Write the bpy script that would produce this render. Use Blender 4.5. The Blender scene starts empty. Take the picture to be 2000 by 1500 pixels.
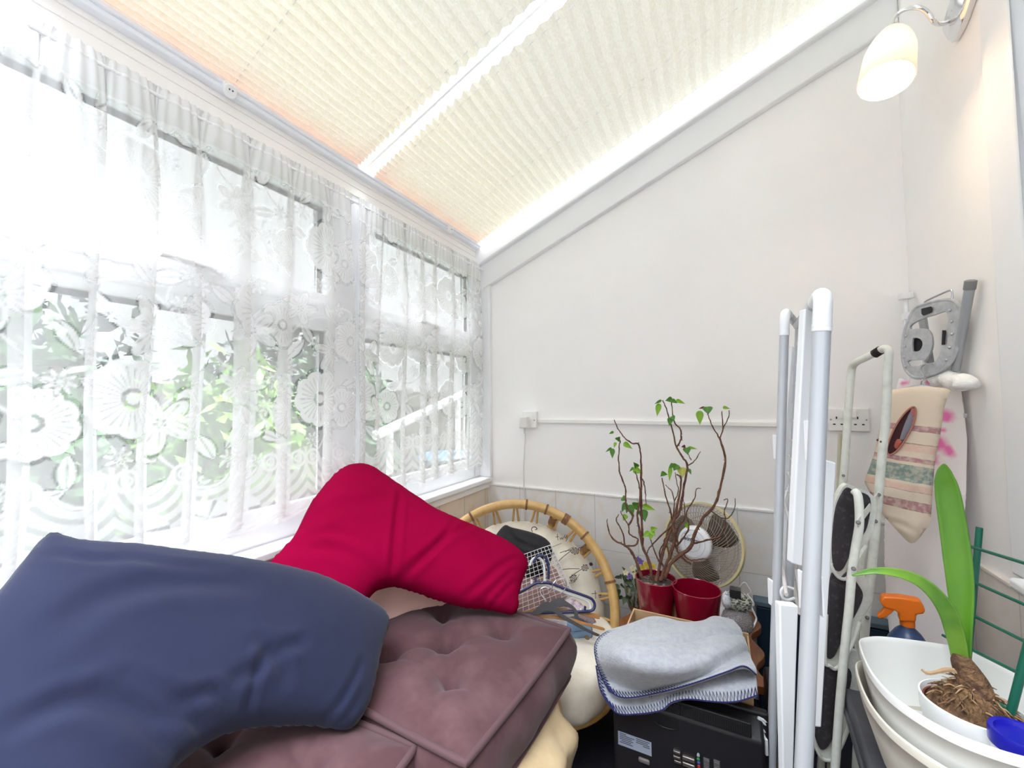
import bpy, bmesh, math, random
import numpy as np
from mathutils import Vector, Matrix
from mathutils.geometry import delaunay_2d_cdt
SC = bpy.context.scene
COL = SC.collection
PI = math.pi
rng = random.Random(7)

# ---------------------------------------------------------------- camera solve (2000x1500 frame)
F_PX = 797.54
YAW, PITCH, ROLL = math.radians(27.114), math.radians(2.4367), math.radians(-0.4959)
CAM = np.array([0.0, 0.0, 1.2])
_f = np.array([-math.sin(YAW)*math.cos(PITCH), math.cos(YAW)*math.cos(PITCH), math.sin(PITCH)])
_r0 = np.array([math.cos(YAW), math.sin(YAW), 0.0])
_u0 = np.cross(_r0, _f)
C_R = math.cos(ROLL)*_r0 + math.sin(ROLL)*_u0
C_U = -math.sin(ROLL)*_r0 + math.cos(ROLL)*_u0
C_F = _f

def ray(q):
    return (q[0]-1000)/F_PX*C_R - (q[1]-750)/F_PX*C_U + C_F
def P(x, y, X=None, Y=None, Z=None, D=None):
    """the point of the place where the line of sight of a measured spot meets a plane of the room"""
    d = ray((x, y))
    if X is not None: t = X/d[0]
    elif Y is not None: t = Y/d[1]
    elif Z is not None: t = (Z-1.2)/d[2]
    else: t = D
    return CAM + d*t
def PP(x, y, p0, n):
    d = ray((x, y)); n = np.array(n, float)
    return CAM + d*(((np.array(p0)-CAM)@n)/(d@n))

# ---------------------------------------------------------------- colours and materials
def lin(c):
    out = []
    for v in c[:3]:
        v = v/255.0
        out.append(v/12.92 if v <= 0.04045 else ((v+0.055)/1.055)**2.4)
    return (*out, 1.0)

class NT:
    def __init__(s, m):
        m.use_nodes = True
        s.t = m.node_tree; s.n = s.t.nodes; s.n.clear()
        s.out = s.n.new('ShaderNodeOutputMaterial')
    def new(s, typ, **kw):
        nd = s.n.new('ShaderNode'+typ)
        for k, v in kw.items():
            if k in nd.inputs: nd.inputs[k].default_value = v
            else: setattr(nd, k, v)
        return nd
    def link(s, a, b): s.t.links.new(a, b)
    def math(s, op, a, b=None, clamp=False):
        nd = s.n.new('ShaderNodeMath'); nd.operation = op; nd.use_clamp = clamp
        for i, v in enumerate((a, b)):
            if v is None: continue
            if isinstance(v, (int, float)): nd.inputs[i].default_value = v
            else: s.link(v, nd.inputs[i])
        return nd.outputs[0]
    def mix(s, fac, a, b, blend='MIX'):
        nd = s.n.new('ShaderNodeMix'); nd.data_type = 'RGBA'; nd.blend_type = blend
        for sock, v in ((nd.inputs[0], fac), (nd.inputs[6], a), (nd.inputs[7], b)):
            if isinstance(v, (int, float, tuple)): sock.default_value = v
            else: s.link(v, sock)
        return nd.outputs[2]
    def ramp(s, fac, stops):
        nd = s.n.new('ShaderNodeValToRGB')
        el = nd.color_ramp.elements
        while len(el) < len(stops): el.new(0.5)
        for e, (p, c) in zip(el, stops):
            e.position = p; e.color = c if not isinstance(c, (int, float)) else (c, c, c, 1)
        s.link(fac, nd.inputs[0]); return nd.outputs[0]

MATS = {}
def mat(name, col, rough=0.6, col2=None, vscale=8.0, vlo=.35, vhi=.65, bump=None, metal=0.0, spec=0.5, sheen=0.0,
        coat=0.0, trans=0.0, ior=1.45, emit=None, estr=0.0, alpha=1.0, stretch=None, sss=0.0):
    if name in MATS: return MATS[name]
    tone = lambda c: tuple(255*max(0.0, ((v/255.0)**2.2*(.74+.26*min(max((min(c)-195)/40.0, 0), 1)))**(1/2.2)) for v in c)
    col = tone(col); col2 = tone(col2) if col2 else None
    m = bpy.data.materials.new(name); t = NT(m)
    b = t.new('BsdfPrincipled')
    b.inputs['Base Color'].default_value = lin(col)
    b.inputs['Roughness'].default_value = rough
    b.inputs['Metallic'].default_value = metal
    b.inputs['Specular IOR Level'].default_value = spec
    b.inputs['Sheen Weight'].default_value = sheen
    b.inputs['Coat Weight'].default_value = coat
    b.inputs['Transmission Weight'].default_value = trans
    b.inputs['IOR'].default_value = ior
    b.inputs['Alpha'].default_value = alpha
    if emit:
        b.inputs['Emission Color'].default_value = lin(emit); b.inputs['Emission Strength'].default_value = estr
    t.link(b.outputs[0], t.out.inputs[0])
    tc = t.new('TexCoord')
    vec = tc.outputs['Object']
    if stretch:
        mp = t.new('Mapping'); mp.inputs['Scale'].default_value = stretch
        t.link(vec, mp.inputs[0]); vec = mp.outputs[0]
    if col2:
        nz = t.new('TexNoise', Scale=vscale, Detail=4.0, Roughness=.6)
        t.link(vec, nz.inputs['Vector'])
        f = t.ramp(nz.outputs['Fac'], [(vlo, 0.0), (vhi, 1.0)])
        t.link(t.mix(f, lin(col), lin(col2)), b.inputs['Base Color'])
    if bump:
        nz = t.new('TexNoise', Scale=bump[0], Detail=3.0)
        t.link(vec, nz.inputs['Vector'])
        bp = t.new('Bump', Strength=bump[1], Distance=bump[2] if len(bump) > 2 else .002)
        t.link(nz.outputs['Fac'], bp.inputs['Height']); t.link(bp.outputs[0], b.inputs['Normal'])
    MATS[name] = m
    return m

# ---------------------------------------------------------------- mesh helpers
ORG = {}
class MB:
    """collects shapes for ONE mesh object (world coordinates)"""
    def __init__(s): s.v = []; s.f = []; s.n = 0
    def add(s, v, f):
        v = np.asarray(v, float).reshape(-1, 3)
        s.v.append(v); s.f += [tuple(int(i)+s.n for i in q) for q in f]; s.n += len(v); return s
    def box(s, lo, hi):
        x0, y0, z0 = lo; x1, y1, z1 = hi
        return s.hexa([(x0,y0,z0),(x1,y0,z0),(x1,y1,z0),(x0,y1,z0),(x0,y0,z1),(x1,y0,z1),(x1,y1,z1),(x0,y1,z1)])
    def hexa(s, p):
        return s.add(p, [(0,3,2,1),(4,5,6,7),(0,1,5,4),(1,2,6,5),(2,3,7,6),(3,0,4,7)])
    def obox(s, c, ax, half):
        """box with centre c, three axes ax (rows) and half sizes"""
        c = np.array(c, float); a = [np.array(v, float)/np.linalg.norm(v)*h for v, h in zip(ax, half)]
        q = []
        for k in (-1, 1):
            for i, j in ((-1,-1),(1,-1),(1,1),(-1,1)): q.append(c+i*a[0]+j*a[1]+k*a[2])
        return s.hexa(q)
    def tube(s, pts, r, n=10, closed=False, caps=True, flat=None, up=None):
        p = np.asarray(pts, float); m = len(p)
        r = np.full(m, r, float) if np.isscalar(r) else np.asarray(r, float)
        if closed: tan = np.roll(p, -1, 0)-np.roll(p, 1, 0)
        else: tan = np.gradient(p, axis=0)
        tan /= np.maximum(np.linalg.norm(tan, axis=1, keepdims=True), 1e-9)
        a = np.array(up if up is not None else (0, 0, 1.0), float)
        if up is None and abs(tan[0]@a) > .9: a = np.array([1.0, 0, 0])
        nrm = a-tan[0]*(a@tan[0]); nrm /= np.linalg.norm(nrm)
        ang = np.linspace(0, 2*PI, n, endpoint=False); rings = []
        for i in range(m):
            if up is not None: nrm = np.array(up, float)
            nrm = nrm-tan[i]*(nrm@tan[i]); nrm /= max(np.linalg.norm(nrm), 1e-9)
            bn = np.cross(tan[i], nrm)
            fl = flat or 1.0
            rings.append(p[i]+r[i]*(np.cos(ang)[:, None]*nrm*fl+np.sin(ang)[:, None]*bn))
        v = np.concatenate(rings); f = []
        for i in range(m if closed else m-1):
            k = (i+1) % m
            for j in range(n):
                l = (j+1) % n; f.append((i*n+j, i*n+l, k*n+l, k*n+j))
        if caps and not closed:
            f.append(tuple(range(n-1, -1, -1))); f.append(tuple((m-1)*n+j for j in range(n)))
        return s.add(v, f)
    def lathe(s, prof, c=(0,0,0), axis=(0,0,1), n=40, closed=False, scale=(1,1), ref=None):
        """profile [(radius, height)] turned about axis through c"""
        ax = np.array(axis, float); ax /= np.linalg.norm(ax)
        a = np.array(ref if ref is not None else ((1,0,0) if abs(ax[0]) < .9 else (0,1,0)), float)
        e1 = a-ax*(a@ax); e1 /= np.linalg.norm(e1); e2 = np.cross(ax, e1)
        ang = np.linspace(0, 2*PI, n, endpoint=False); v = []; f = []
        for r, h in prof:
            v.append(np.array(c)+ax*h+r*(np.cos(ang)[:, None]*e1*scale[0]+np.sin(ang)[:, None]*e2*scale[1]))
        m = len(prof)
        for i in range(m if closed else m-1):
            k = (i+1) % m
            for j in range(n):
                l = (j+1) % n; f.append((i*n+j, i*n+l, k*n+l, k*n+j))
        if not closed:
            if prof[0][0] > 1e-6: f.append(tuple(range(n-1, -1, -1)))
            if prof[-1][0] > 1e-6: f.append(tuple((m-1)*n+j for j in range(n)))
        return s.add(np.concatenate(v), f)
    def prism(s, poly, d):
        """flat polygon (3-D points) given thickness along vector d"""
        p = np.asarray(poly, float); d = np.array(d, float); n = len(p)
        v = np.concatenate([p, p+d])
        f = [tuple(range(n-1, -1, -1)), tuple(range(n, 2*n))]
        for i in range(n):
            j = (i+1) % n; f.append((i, j, n+j, n+i))
        return s.add(v, f)
    def grid(s, g, close=False):
        g = np.asarray(g, float); a, b = g.shape[:2]; f = []
        for i in range(a-1):
            for j in range(b-1): f.append((i*b+j, i*b+j+1, (i+1)*b+j+1, (i+1)*b+j))
        return s.add(g.reshape(-1, 3), f)
    def ball(s, c, r, n=16, ax=None):
        r = (r, r, r) if np.isscalar(r) else r
        ax = np.eye(3) if ax is None else np.asarray(ax, float)
        v = []; f = []; m = n//2
        for i in range(m+1):
            t = PI*i/m
            for j in range(n):
                a = 2*PI*j/n
                l = np.array([r[0]*math.sin(t)*math.cos(a), r[1]*math.sin(t)*math.sin(a), r[2]*math.cos(t)])
                v.append(np.array(c)+l@ax)
        for i in range(m):
            for j in range(n):
                l = (j+1) % n; f.append((i*n+j, (i+1)*n+j, (i+1)*n+l, i*n+l))
        return s.add(v, f)
    def build(s, name, material, parent=None, origin=None, smooth=None, bevel=0.0, subsurf=0, recalc=True, solid=0.0):
        v = np.concatenate(s.v)
        if origin is None:
            origin = np.array([(v[:,0].min()+v[:,0].max())/2, (v[:,1].min()+v[:,1].max())/2, v[:,2].min()])
        origin = np.array(origin, float)
        me = bpy.data.meshes.new(name)
        me.from_pydata((v-origin).tolist(), [], s.f)
        if recalc:
            bm = bmesh.new(); bm.from_mesh(me)
            bmesh.ops.remove_doubles(bm, verts=bm.verts, dist=1e-6)
            bmesh.ops.recalc_face_normals(bm, faces=bm.faces); bm.to_mesh(me); bm.free()
        me.materials.append(material)
        o = bpy.data.objects.new(name, me); COL.objects.link(o)
        base = ORG[parent.name] if parent is not None else np.zeros(3)
        if parent is not None: o.parent = parent
        o.location = (origin-base).tolist()
        ORG[o.name] = origin
        if bevel > 0:
            b = o.modifiers.new('bevel', 'BEVEL'); b.width = bevel; b.segments = 3; b.limit_method = 'ANGLE'
            b.angle_limit = math.radians(40); b.harden_normals = False
        if solid: 
            sm = o.modifiers.new('solid', 'SOLIDIFY'); sm.thickness = solid; sm.offset = 0
        if subsurf:
            q = o.modifiers.new('sub', 'SUBSURF'); q.levels = subsurf; q.render_levels = subsurf
        me.polygons.foreach_set('use_smooth', [True]*len(me.polygons))
        if smooth is None or smooth is not False:
            try:
                me.set_sharp_from_angle(angle=math.radians(smooth if smooth else 38))
            except Exception: pass
        return o

def tag(o, label, cat, group=None, kind=None):
    o['label'] = label; o['category'] = cat
    if group: o['group'] = group
    if kind: o['kind'] = kind
    return o
def thing(name, loc, label, cat, group=None):
    o = bpy.data.objects.new(name, None); COL.objects.link(o)
    o.location = [float(x) for x in loc]; o.empty_display_size = .05
    ORG[o.name] = np.array(loc, float)
    return tag(o, label, cat, group)
def struct(o, label=None):
    o['kind'] = 'structure'
    if label: o['label'] = label
    return o
def crom(pts, n=8, closed=False):
    """Catmull-Rom through points"""
    p = np.asarray(pts, float); m = len(p); out = []
    rngi = range(m) if closed else range(m-1)
    for i in rngi:
        if closed: a, b, c, d = p[(i-1) % m], p[i], p[(i+1) % m], p[(i+2) % m]
        else: a, b, c, d = p[max(i-1, 0)], p[i], p[i+1], p[min(i+2, m-1)]
        for k in range(n):
            t = k/n
            out.append(.5*((2*b)+(-a+c)*t+(2*a-5*b+4*c-d)*t*t+(-a+3*b-3*c+d)*t**3))
    if not closed: out.append(p[-1])
    return np.array(out)
def resample(p, n, closed=False):
    p = np.asarray(p, float)
    if closed: p = np.vstack([p, p[:1]])
    d = np.r_[0, np.cumsum(np.linalg.norm(np.diff(p, axis=0), axis=1))]
    s = np.linspace(0, d[-1], n, endpoint=not closed)
    return np.stack([np.interp(s, d, p[:, k]) for k in range(p.shape[1])], 1)
def round_poly(pts, r, n=5):
    """rounds the corners of a 3-D polyline (open) by radius r"""
    p = [np.array(q, float) for q in pts]; out = [p[0]]
    for i in range(1, len(p)-1):
        a, b, c = p[i-1], p[i], p[i+1]
        da, dc = a-b, c-b
        ra = min(r, np.linalg.norm(da)*.49); rc = min(r, np.linalg.norm(dc)*.49)
        s0 = b+da/np.linalg.norm(da)*ra; s1 = b+dc/np.linalg.norm(dc)*rc
        for k in range(n+1):
            t = k/n; out.append((1-t)**2*s0+2*t*(1-t)*b+t*t*s1)
    out.append(p[-1]); return np.array(out)

def inflate(outline, n, thick_front, thick_back, step=.012, folds=(), power=.5, pre_smooth=8, wrinkle=0.0, wscale=9, bend=None):
    """stuffed cloth shape: flat 3-D outline lying in the plane with normal n, blown up on both sides. -> MB"""
    n = np.array(n, float); n /= np.linalg.norm(n)
    o3 = crom(outline, pre_smooth, closed=True) if pre_smooth else np.asarray(outline, float)
    c = o3.mean(0)
    e1 = np.cross((0, 0, 1.0), n); e1 /= np.linalg.norm(e1); e2 = np.cross(n, e1)
    o2 = np.stack([(o3-c)@e1, (o3-c)@e2], 1)
    per = np.linalg.norm(np.diff(np.vstack([o2, o2[:1]]), axis=0), axis=1).sum()
    o2 = resample(o2, max(24, int(per/step)), closed=True)
    lo, hi = o2.min(0), o2.max(0)
    g = step*.8
    nx, ny = int((hi[0]-lo[0])/g)+5, int((hi[1]-lo[1])/g)+5
    xs = lo[0]-2*g+np.arange(nx)*g; ys = lo[1]-2*g+np.arange(ny)*g
    def inside(px, py):
        r = np.zeros(px.shape, bool); x0, y0 = o2[:, 0], o2[:, 1]; x1, y1 = np.roll(x0, -1), np.roll(y0, -1)
        for a, b, cc, d in zip(x0, y0, x1, y1):
            if b == d: continue
            q = ((b > py) != (d > py)) & (px < (cc-a)*(py-b)/(d-b)+a); r ^= q
        return r
    GX, GY = np.meshgrid(xs, ys, indexing='ij')
    M = inside(GX, GY)
    h = np.zeros(M.shape)
    for it in range(900):
        q = .25*(np.roll(h, 1, 0)+np.roll(h, -1, 0)+np.roll(h, 1, 1)+np.roll(h, -1, 1))+.25*g*g
        h = np.where(M, q, 0)
    h = (h/h.max())**power
    def samp(x, y):
        fx = np.clip((x-xs[0])/g, 0, nx-2.001); fy = np.clip((y-ys[0])/g, 0, ny-2.001)
        i, j = fx.astype(int), fy.astype(int); a, b = fx-i, fy-j
        return h[i,j]*(1-a)*(1-b)+h[i+1,j]*a*(1-b)+h[i,j+1]*(1-a)*b+h[i+1,j+1]*a*b
    ix, iy = [], []
    k = 0
    y = lo[1]+step
    while y < hi[1]:
        x = lo[0]+(step*.5 if k % 2 else 0)
        while x < hi[0]:
            ix.append(x); iy.append(y); x += step
        y += step*.87; k += 1
    ix, iy = np.array(ix), np.array(iy)
    keep = inside(ix, iy)
    ix, iy = ix[keep], iy[keep]
    d2 = np.min((ix[:, None]-o2[None, :, 0])**2+(iy[:, None]-o2[None, :, 1])**2, axis=1)
    keep = d2 > (step*.55)**2; ix, iy = ix[keep], iy[keep]
    m = len(o2)
    pts = [Vector(q) for q in o2.tolist()]+[Vector((a, b)) for a, b in zip(ix.tolist(), iy.tolist())]
    vo, eo, fo, *_ = delaunay_2d_cdt(pts, [(i, (i+1) % m) for i in range(m)], [], 1, 1e-6)
    v2 = np.array([(q.x, q.y) for q in vo])
    hh = samp(v2[:, 0], v2[:, 1])
    dd = np.sqrt(np.min((v2[:, None, 0]-o2[None, :, 0])**2+(v2[:, None, 1]-o2[None, :, 1])**2, axis=1))
    bd = dd < 1e-4
    hh[bd] = 0
    fold = np.zeros(len(v2))
    for path, w, dep in folds:
        q3 = crom(path, 6); q2 = np.stack([(q3-c)@e1, (q3-c)@e2], 1)
        dist = np.full(len(v2), 1e9); tt = np.zeros(len(v2)); L = len(q2)-1
        for i in range(L):
            a, b = q2[i], q2[i+1]; ab = b-a; l2 = max(ab@ab, 1e-12)
            t = np.clip(((v2-a)@ab)/l2, 0, 1); dq = np.linalg.norm(v2-(a+t[:, None]*ab), axis=1)
            up = dq < dist; dist = np.where(up, dq, dist); tt = np.where(up, (i+t)/L, tt)
        env = np.sin(np.clip(tt*.9+.05, 0, 1)*PI)**.6
        x = dist/w
        fold += -dep*env*(np.exp(-x*x)-.45*np.exp(-((x-1.7)/.8)**2))
    if wrinkle:
        ph = [(rng.uniform(0, 6.28), rng.uniform(.6, 1.6), rng.uniform(0, PI)) for _ in range(7)]
        w = np.zeros(len(v2))
        for p_, s_, a_ in ph:
            w += np.sin((v2[:, 0]*math.cos(a_)+v2[:, 1]*math.sin(a_))*wscale*s_*2+p_+2*np.sin(v2[:, 0]*wscale*.7+p_)+1.5*np.cos(v2[:, 1]*wscale*.6))
        fold += wrinkle*w/3*np.minimum(hh*2, 1)
    P3 = c+v2[:, :1]*e1+v2[:, 1:]*e2
    zf = hh*thick_front+fold*np.minimum(hh*3, 1); zb = -hh*thick_back
    if bend is not None: off = bend(v2)
    else: off = np.zeros(len(v2))
    top = P3+(zf+off)[:, None]*n
    nb = np.where(~bd)[0]; mp = np.arange(len(v2)); mp[nb] = len(v2)+np.arange(len(nb))
    bot = (P3+(zb+off)[:, None]*n)[nb]
    F = [tuple(q) for q in fo]+[tuple(int(mp[i]) for i in reversed(q)) for q in fo]
    mb = MB(); mb.add(np.concatenate([top, bot]), F)
    mb.rim = P3[:0]
    mb.rim = c+o2[:, :1]*e1+o2[:, 1:]*e2+((bend(o2) if bend is not None else np.zeros(m))[:, None])*n
    return mb

def text_mb(s, c, ex, ey, size, depth=.0006):
    """letters as a mesh: centred at c, running along ex, upright along ey"""
    cu = bpy.data.curves.new('t', 'FONT'); cu.body = s; cu.size = size; cu.align_x = 'CENTER'; cu.align_y = 'CENTER'; cu.extrude = depth
    ob = bpy.data.objects.new('t', cu); COL.objects.link(ob)
    dg = bpy.context.evaluated_depsgraph_get(); me = bpy.data.meshes.new_from_object(ob.evaluated_get(dg))
    v = np.array([q.co[:] for q in me.vertices]); f = [tuple(p.vertices) for p in me.polygons]
    bpy.data.objects.remove(ob); bpy.data.curves.remove(cu); bpy.data.meshes.remove(me)
    ex = np.array(ex, float); ex /= np.linalg.norm(ex); ey = np.array(ey, float); ey /= np.linalg.norm(ey); ez = np.cross(ex, ey)
    mb = MB(); mb.add(np.array(c)+v[:, :1]*ex+v[:, 1:2]*ey+v[:, 2:]*ez, f); return mb
SKY = 1.0
LAMP_W = 0.8
EXPO = 2.02
BLIND_T = .031
# ================================================================ camera, world, light
cam = bpy.data.cameras.new('camera'); camo = bpy.data.objects.new('camera', cam); COL.objects.link(camo)
cam.sensor_fit = 'HORIZONTAL'; cam.sensor_width = 36.0; cam.lens = 36.0*F_PX/2000.0; cam.clip_start = .02
mw = Matrix(((C_R[0], C_U[0], -C_F[0], CAM[0]), (C_R[1], C_U[1], -C_F[1], CAM[1]), (C_R[2], C_U[2], -C_F[2], CAM[2]), (0,0,0,1)))
camo.matrix_world = mw
SC.camera = camo
SC.view_settings.view_transform = 'Standard'; SC.view_settings.look = 'None'; SC.view_settings.gamma = 1.0
SC.view_settings.use_curve_mapping = False
SC.view_settings.exposure = EXPO
w = bpy.data.worlds.new('overcast_sky'); SC.world = w; w.use_nodes = True
wt = w.node_tree; wt.nodes.clear()
wo = wt.nodes.new('ShaderNodeOutputWorld'); bg = wt.nodes.new('ShaderNodeBackground')
tcw = wt.nodes.new('ShaderNodeTexCoord'); sp = wt.nodes.new('ShaderNodeSeparateXYZ'); rp = wt.nodes.new('ShaderNodeValToRGB')
wt.links.new(tcw.outputs['Generated'], sp.inputs[0]); wt.links.new(sp.outputs['Z'], rp.inputs[0])
for k_ in range(2): rp.color_ramp.elements.new(.5)
for e_, (p_, v_) in zip(rp.color_ramp.elements, ((0.0, (.28, .285, .29)), (.66, (.30, .307, .314)), (.80, (4.75, 4.88, 5.05)), (1.0, (8.6, 8.8, 9.1)))):
    e_.position = p_; e_.color = (*[q_/8 for q_ in v_], 1)
wt.links.new(rp.outputs[0], bg.inputs[0]); bg.inputs[1].default_value = 8.0*SKY
wt.links.new(bg.outputs[0], wo.inputs[0])
SC.cycles.max_bounces = 12; SC.cycles.diffuse_bounces = 6; SC.cycles.transparent_max_bounces = 24
SC.cycles.caustics_reflective = False; SC.cycles.caustics_refractive = False
SC.cycles.sample_clamp_indirect = 8.0

# ================================================================ materials of the room
WHITE = mat('white_upvc', (243, 244, 247), .35)
PAINT = mat('white_gloss_paint', (238, 238, 239), .3)
WALLP = mat('wallpaper', (248, 246, 244), .85, (245, 242, 240), 3.0, .3, .7, bump=(260, .12, .001))
CREAMB = mat('cream_board', (244, 240, 236), .6)
CARPET = mat('navy_carpet', (20, 20, 34), .95, (34, 33, 48), 260, .4, .7, bump=(300, .6, .004))
BLACK = mat('black_rubber', (22, 24, 28), .6)
def tile_mat(name, c1, c2, grout, axis, off):
    m = bpy.data.materials.new(name); t = NT(m)
    b = t.new('BsdfPrincipled'); b.inputs['Roughness'].default_value = .32
    t.link(b.outputs[0], t.out.inputs[0])
    tc = t.new('TexCoord'); s = t.new('SeparateXYZ'); t.link(tc.outputs['Object'], s.inputs[0])
    cx = t.new('CombineXYZ')
    t.link(t.math('ADD', s.outputs[axis], off[0]), cx.inputs[0]); t.link(t.math('ADD', s.outputs[2], off[1]), cx.inputs[1])
    br = t.new('TexBrick', offset=0.0, squash=1.0)
    br.inputs['Scale'].default_value = 1.0; br.inputs['Mortar Size'].default_value = .0016
    br.inputs['Brick Width'].default_value = .2; br.inputs['Row Height'].default_value = .25
    br.inputs['Mortar Smooth'].default_value = .2
    t.link(cx.outputs[0], br.inputs['Vector'])
    nz = t.new('TexNoise', Scale=7.0, Detail=6.0, Roughness=.65, Distortion=1.2); t.link(tc.outputs['Object'], nz.inputs['Vector'])
    f = t.ramp(nz.outputs['Fac'], [(.45, 0.0), (.75, 1.0)])
    col = t.mix(f, lin(c1), lin(c2))
    t.link(t.mix(br.outputs['Fac'], col, lin(grout)), b.inputs['Base Color'])
    bp = t.new('Bump', Strength=.5, Distance=.002); bp.invert = True
    t.link(br.outputs['Fac'], bp.inputs['Height']); t.link(bp.outputs[0], b.inputs['Normal'])
    return m
def glass_mat(name, gloss=.06, tint=(250, 252, 252)):
    m = bpy.data.materials.new(name); t = NT(m)
    tr = t.new('BsdfTransparent'); tr.inputs[0].default_value = lin(tint)
    gl = t.new('BsdfGlossy'); gl.inputs['Roughness'].default_value = .02
    mx = t.new('MixShader'); mx.inputs[0].default_value = gloss
    t.link(tr.outputs[0], mx.inputs[1]); t.link(gl.outputs[0], mx.inputs[2]); t.link(mx.outputs[0], t.out.inputs[0])
    return m
PANE = glass_mat('window_glass')

# ================================================================ floor and walls
YF = -1.6                                   # unseen end behind the photographer, glazed to let daylight in
RS = .42                                    # slope of the roof
def roof_z(x): return 2.065+RS*(x+1.19)
b = MB(); b.box((-1.3, YF-.1, -.12), (.72, 2.06, 0.0)); struct(b.build('floor', CARPET), 'dark navy carpet')
b = MB(); b.prism([(-1.30, 1.95, -.1), (.72, 1.95, -.1), (.72, 1.95, roof_z(.72)+.12), (-1.30, 1.95, roof_z(-1.30)+.08)], (0, .11, 0))
wb = struct(b.build('wall_back', WALLP, origin=(0, 1.95, 0)), 'cream papered end wall')
TILE_B = tile_mat('dado_tile_back', (232, 231, 231), (228, 218, 206), (200, 195, 192), 0, (.954+.4+.4, .005))
b = MB(); b.box((-1.146, 1.942, 0), (.612, 1.95, .745)); b.box((-1.146, 1.939, .745), (.612, 1.951, .753))
struct(b.build('tile_dado', TILE_B, wb, origin=(0, 1.95, 0)))
TILE_L = tile_mat('dado_tile_side', (229, 213, 193), (220, 196, 170), (170, 152, 138), 1, (2.09, .005))  # same tile as the back wall; reflected warm tint put into the colour
b = MB(); b.box((-1.30, YF-.1, -.1), (-1.146, 1.95, .765)); wl = struct(b.build('wall_left', TILE_L, origin=(-1.146, 0, 0)), 'low tiled wall under the windows')
b = MB(); b.box((-1.150, YF, .735), (-1.136, 1.95, .765)); struct(b.build('trim_1', CREAMB, bevel=.002), 'cream board under the window sill')
# house wall with its window
b = MB()
WY1 = float(P(1940, 500, X=.592)[1])-.09; WY0, WZ0, WZ1 = .20, .80, 2.14
for lo, hi in (((.612, YF-.1, -.1), (.74, 1.95, WZ0)), ((.612, WY1, WZ0), (.74, 1.95, roof_z(.66)+.12)), ((.612, YF-.1, WZ0), (.74, WY0, roof_z(.66)+.12)), ((.612, WY0, WZ1), (.74, WY1, roof_z(.66)+.12))):
    b.box(lo, hi)
wr = struct(b.build('wall_right', WALLP, origin=(.612, 0, 0)), 'cream papered house wall')
TILE_R = tile_mat('dado_tile_right', (226, 217, 208), (216, 203, 190), (190, 182, 176), 1, (2.0, .005))
b = MB(); b.box((.604, YF-.05, 0), (.612, 1.942, .745)); b.box((.601, YF-.05, .745), (.612, 1.942, .753)); struct(b.build('tile_dado', TILE_R, wr, origin=(.612, 0, 0)))
# house window: casing, frame, dark glass, sill
b = MB()
def rect_frame_x(b, x0, x1, y0, y1, z0, z1, wl_, wr_, wb_, wt_):
    b.box((x0, y0, z0), (x1, y0+wl_, z1)); b.box((x0, y1-wr_, z0), (x1, y1, z1))
    b.box((x0, y0+wl_, z0), (x1, y1-wr_, z0+wb_)); b.box((x0, y0+wl_, z1-wt_), (x1, y1-wr_, z1))
rect_frame_x(b, .590, .625, WY0-.09, WY1+.09, WZ0-.01, WZ1+.09, .11, .11, .02, .11)
w4 = struct(b.build('window_4', PAINT, bevel=.006), 'white framed window into the house')
b = MB(); rect_frame_x(b, .615, .69, WY0+.0, WY1, WZ0, WZ1, .045, .045, .06, .05); struct(b.build('window_frame', WHITE, w4, bevel=.004))
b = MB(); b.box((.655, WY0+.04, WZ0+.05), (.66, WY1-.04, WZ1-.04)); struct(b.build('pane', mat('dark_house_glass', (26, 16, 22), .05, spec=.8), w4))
b = MB(); b.box((.565, WY0-.13, WZ0-.030), (.615, WY1+.045, WZ0-.004)); struct(b.build('window_sill', PAINT, w4, bevel=.008))
# unseen end behind the photographer: glazing added so plenty of daylight enters
b = MB(); b.box((-1.3, YF-.12, -.1), (.74, YF, .6)); struct(b.build('wall_front', WALLP, origin=(0, YF, 0)))
b = MB()
for x in (-1.25, -.62, 0.0, .55): b.box((x, YF-.09, .6), (x+.07, YF-.02, roof_z(x)))
b.box((-1.25, YF-.09, .6), (.62, YF-.02, .66)); b.box((-1.25, YF-.09, 1.9), (.62, YF-.02, 1.97))
w5 = struct(b.build('window_5', WHITE, bevel=.003))
b = MB(); b.prism([(-1.22, YF-.06, .63), (.6, YF-.06, .63), (.6, YF-.06, roof_z(.6)), (-1.22, YF-.06, roof_z(-1.22))], (0, .004, 0)); struct(b.build('pane', PANE, w5))

# ================================================================ window side
b = MB(); b.box((-1.215, YF, .765), (-1.121, 1.95, .792)); struct(b.build('trim_2', PAINT, bevel=.007), 'white gloss window sill')
b = MB(); b.box((-1.19, 1.925, .792), (-1.121, 1.95, 1.90)); b.box((-1.262, 1.925, .792), (-1.185, 1.95, 2.05)); struct(b.build('trim_3', PAINT, bevel=.004), 'white corner post beside the windows')
b = MB(); b.box((-1.26, YF, 1.965), (-1.185, 1.95, 2.045)); b.box((-1.19, YF, 1.995), (-1.182, 1.95, 1.998)); b.box((-1.19, YF, 2.022), (-1.180, 1.95, 2.045))
struct(b.build('trim_4', CREAMB, bevel=.003), 'cream fascia board above the windows')
ALU = mat('grey_white_aluminium', (236, 239, 243), .35)
b = MB(); b.box((-1.205, YF, 2.036), (-1.158, 1.93, 2.050)); b.box((-1.166, YF, 2.048), (-1.150, 1.90, 2.062)); b.box((-1.205, YF, 2.05), (-1.195, 1.93, 2.08))
struct(b.build('trim_5', ALU, bevel=.003), 'grey eaves rail under the roof blinds')

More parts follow.
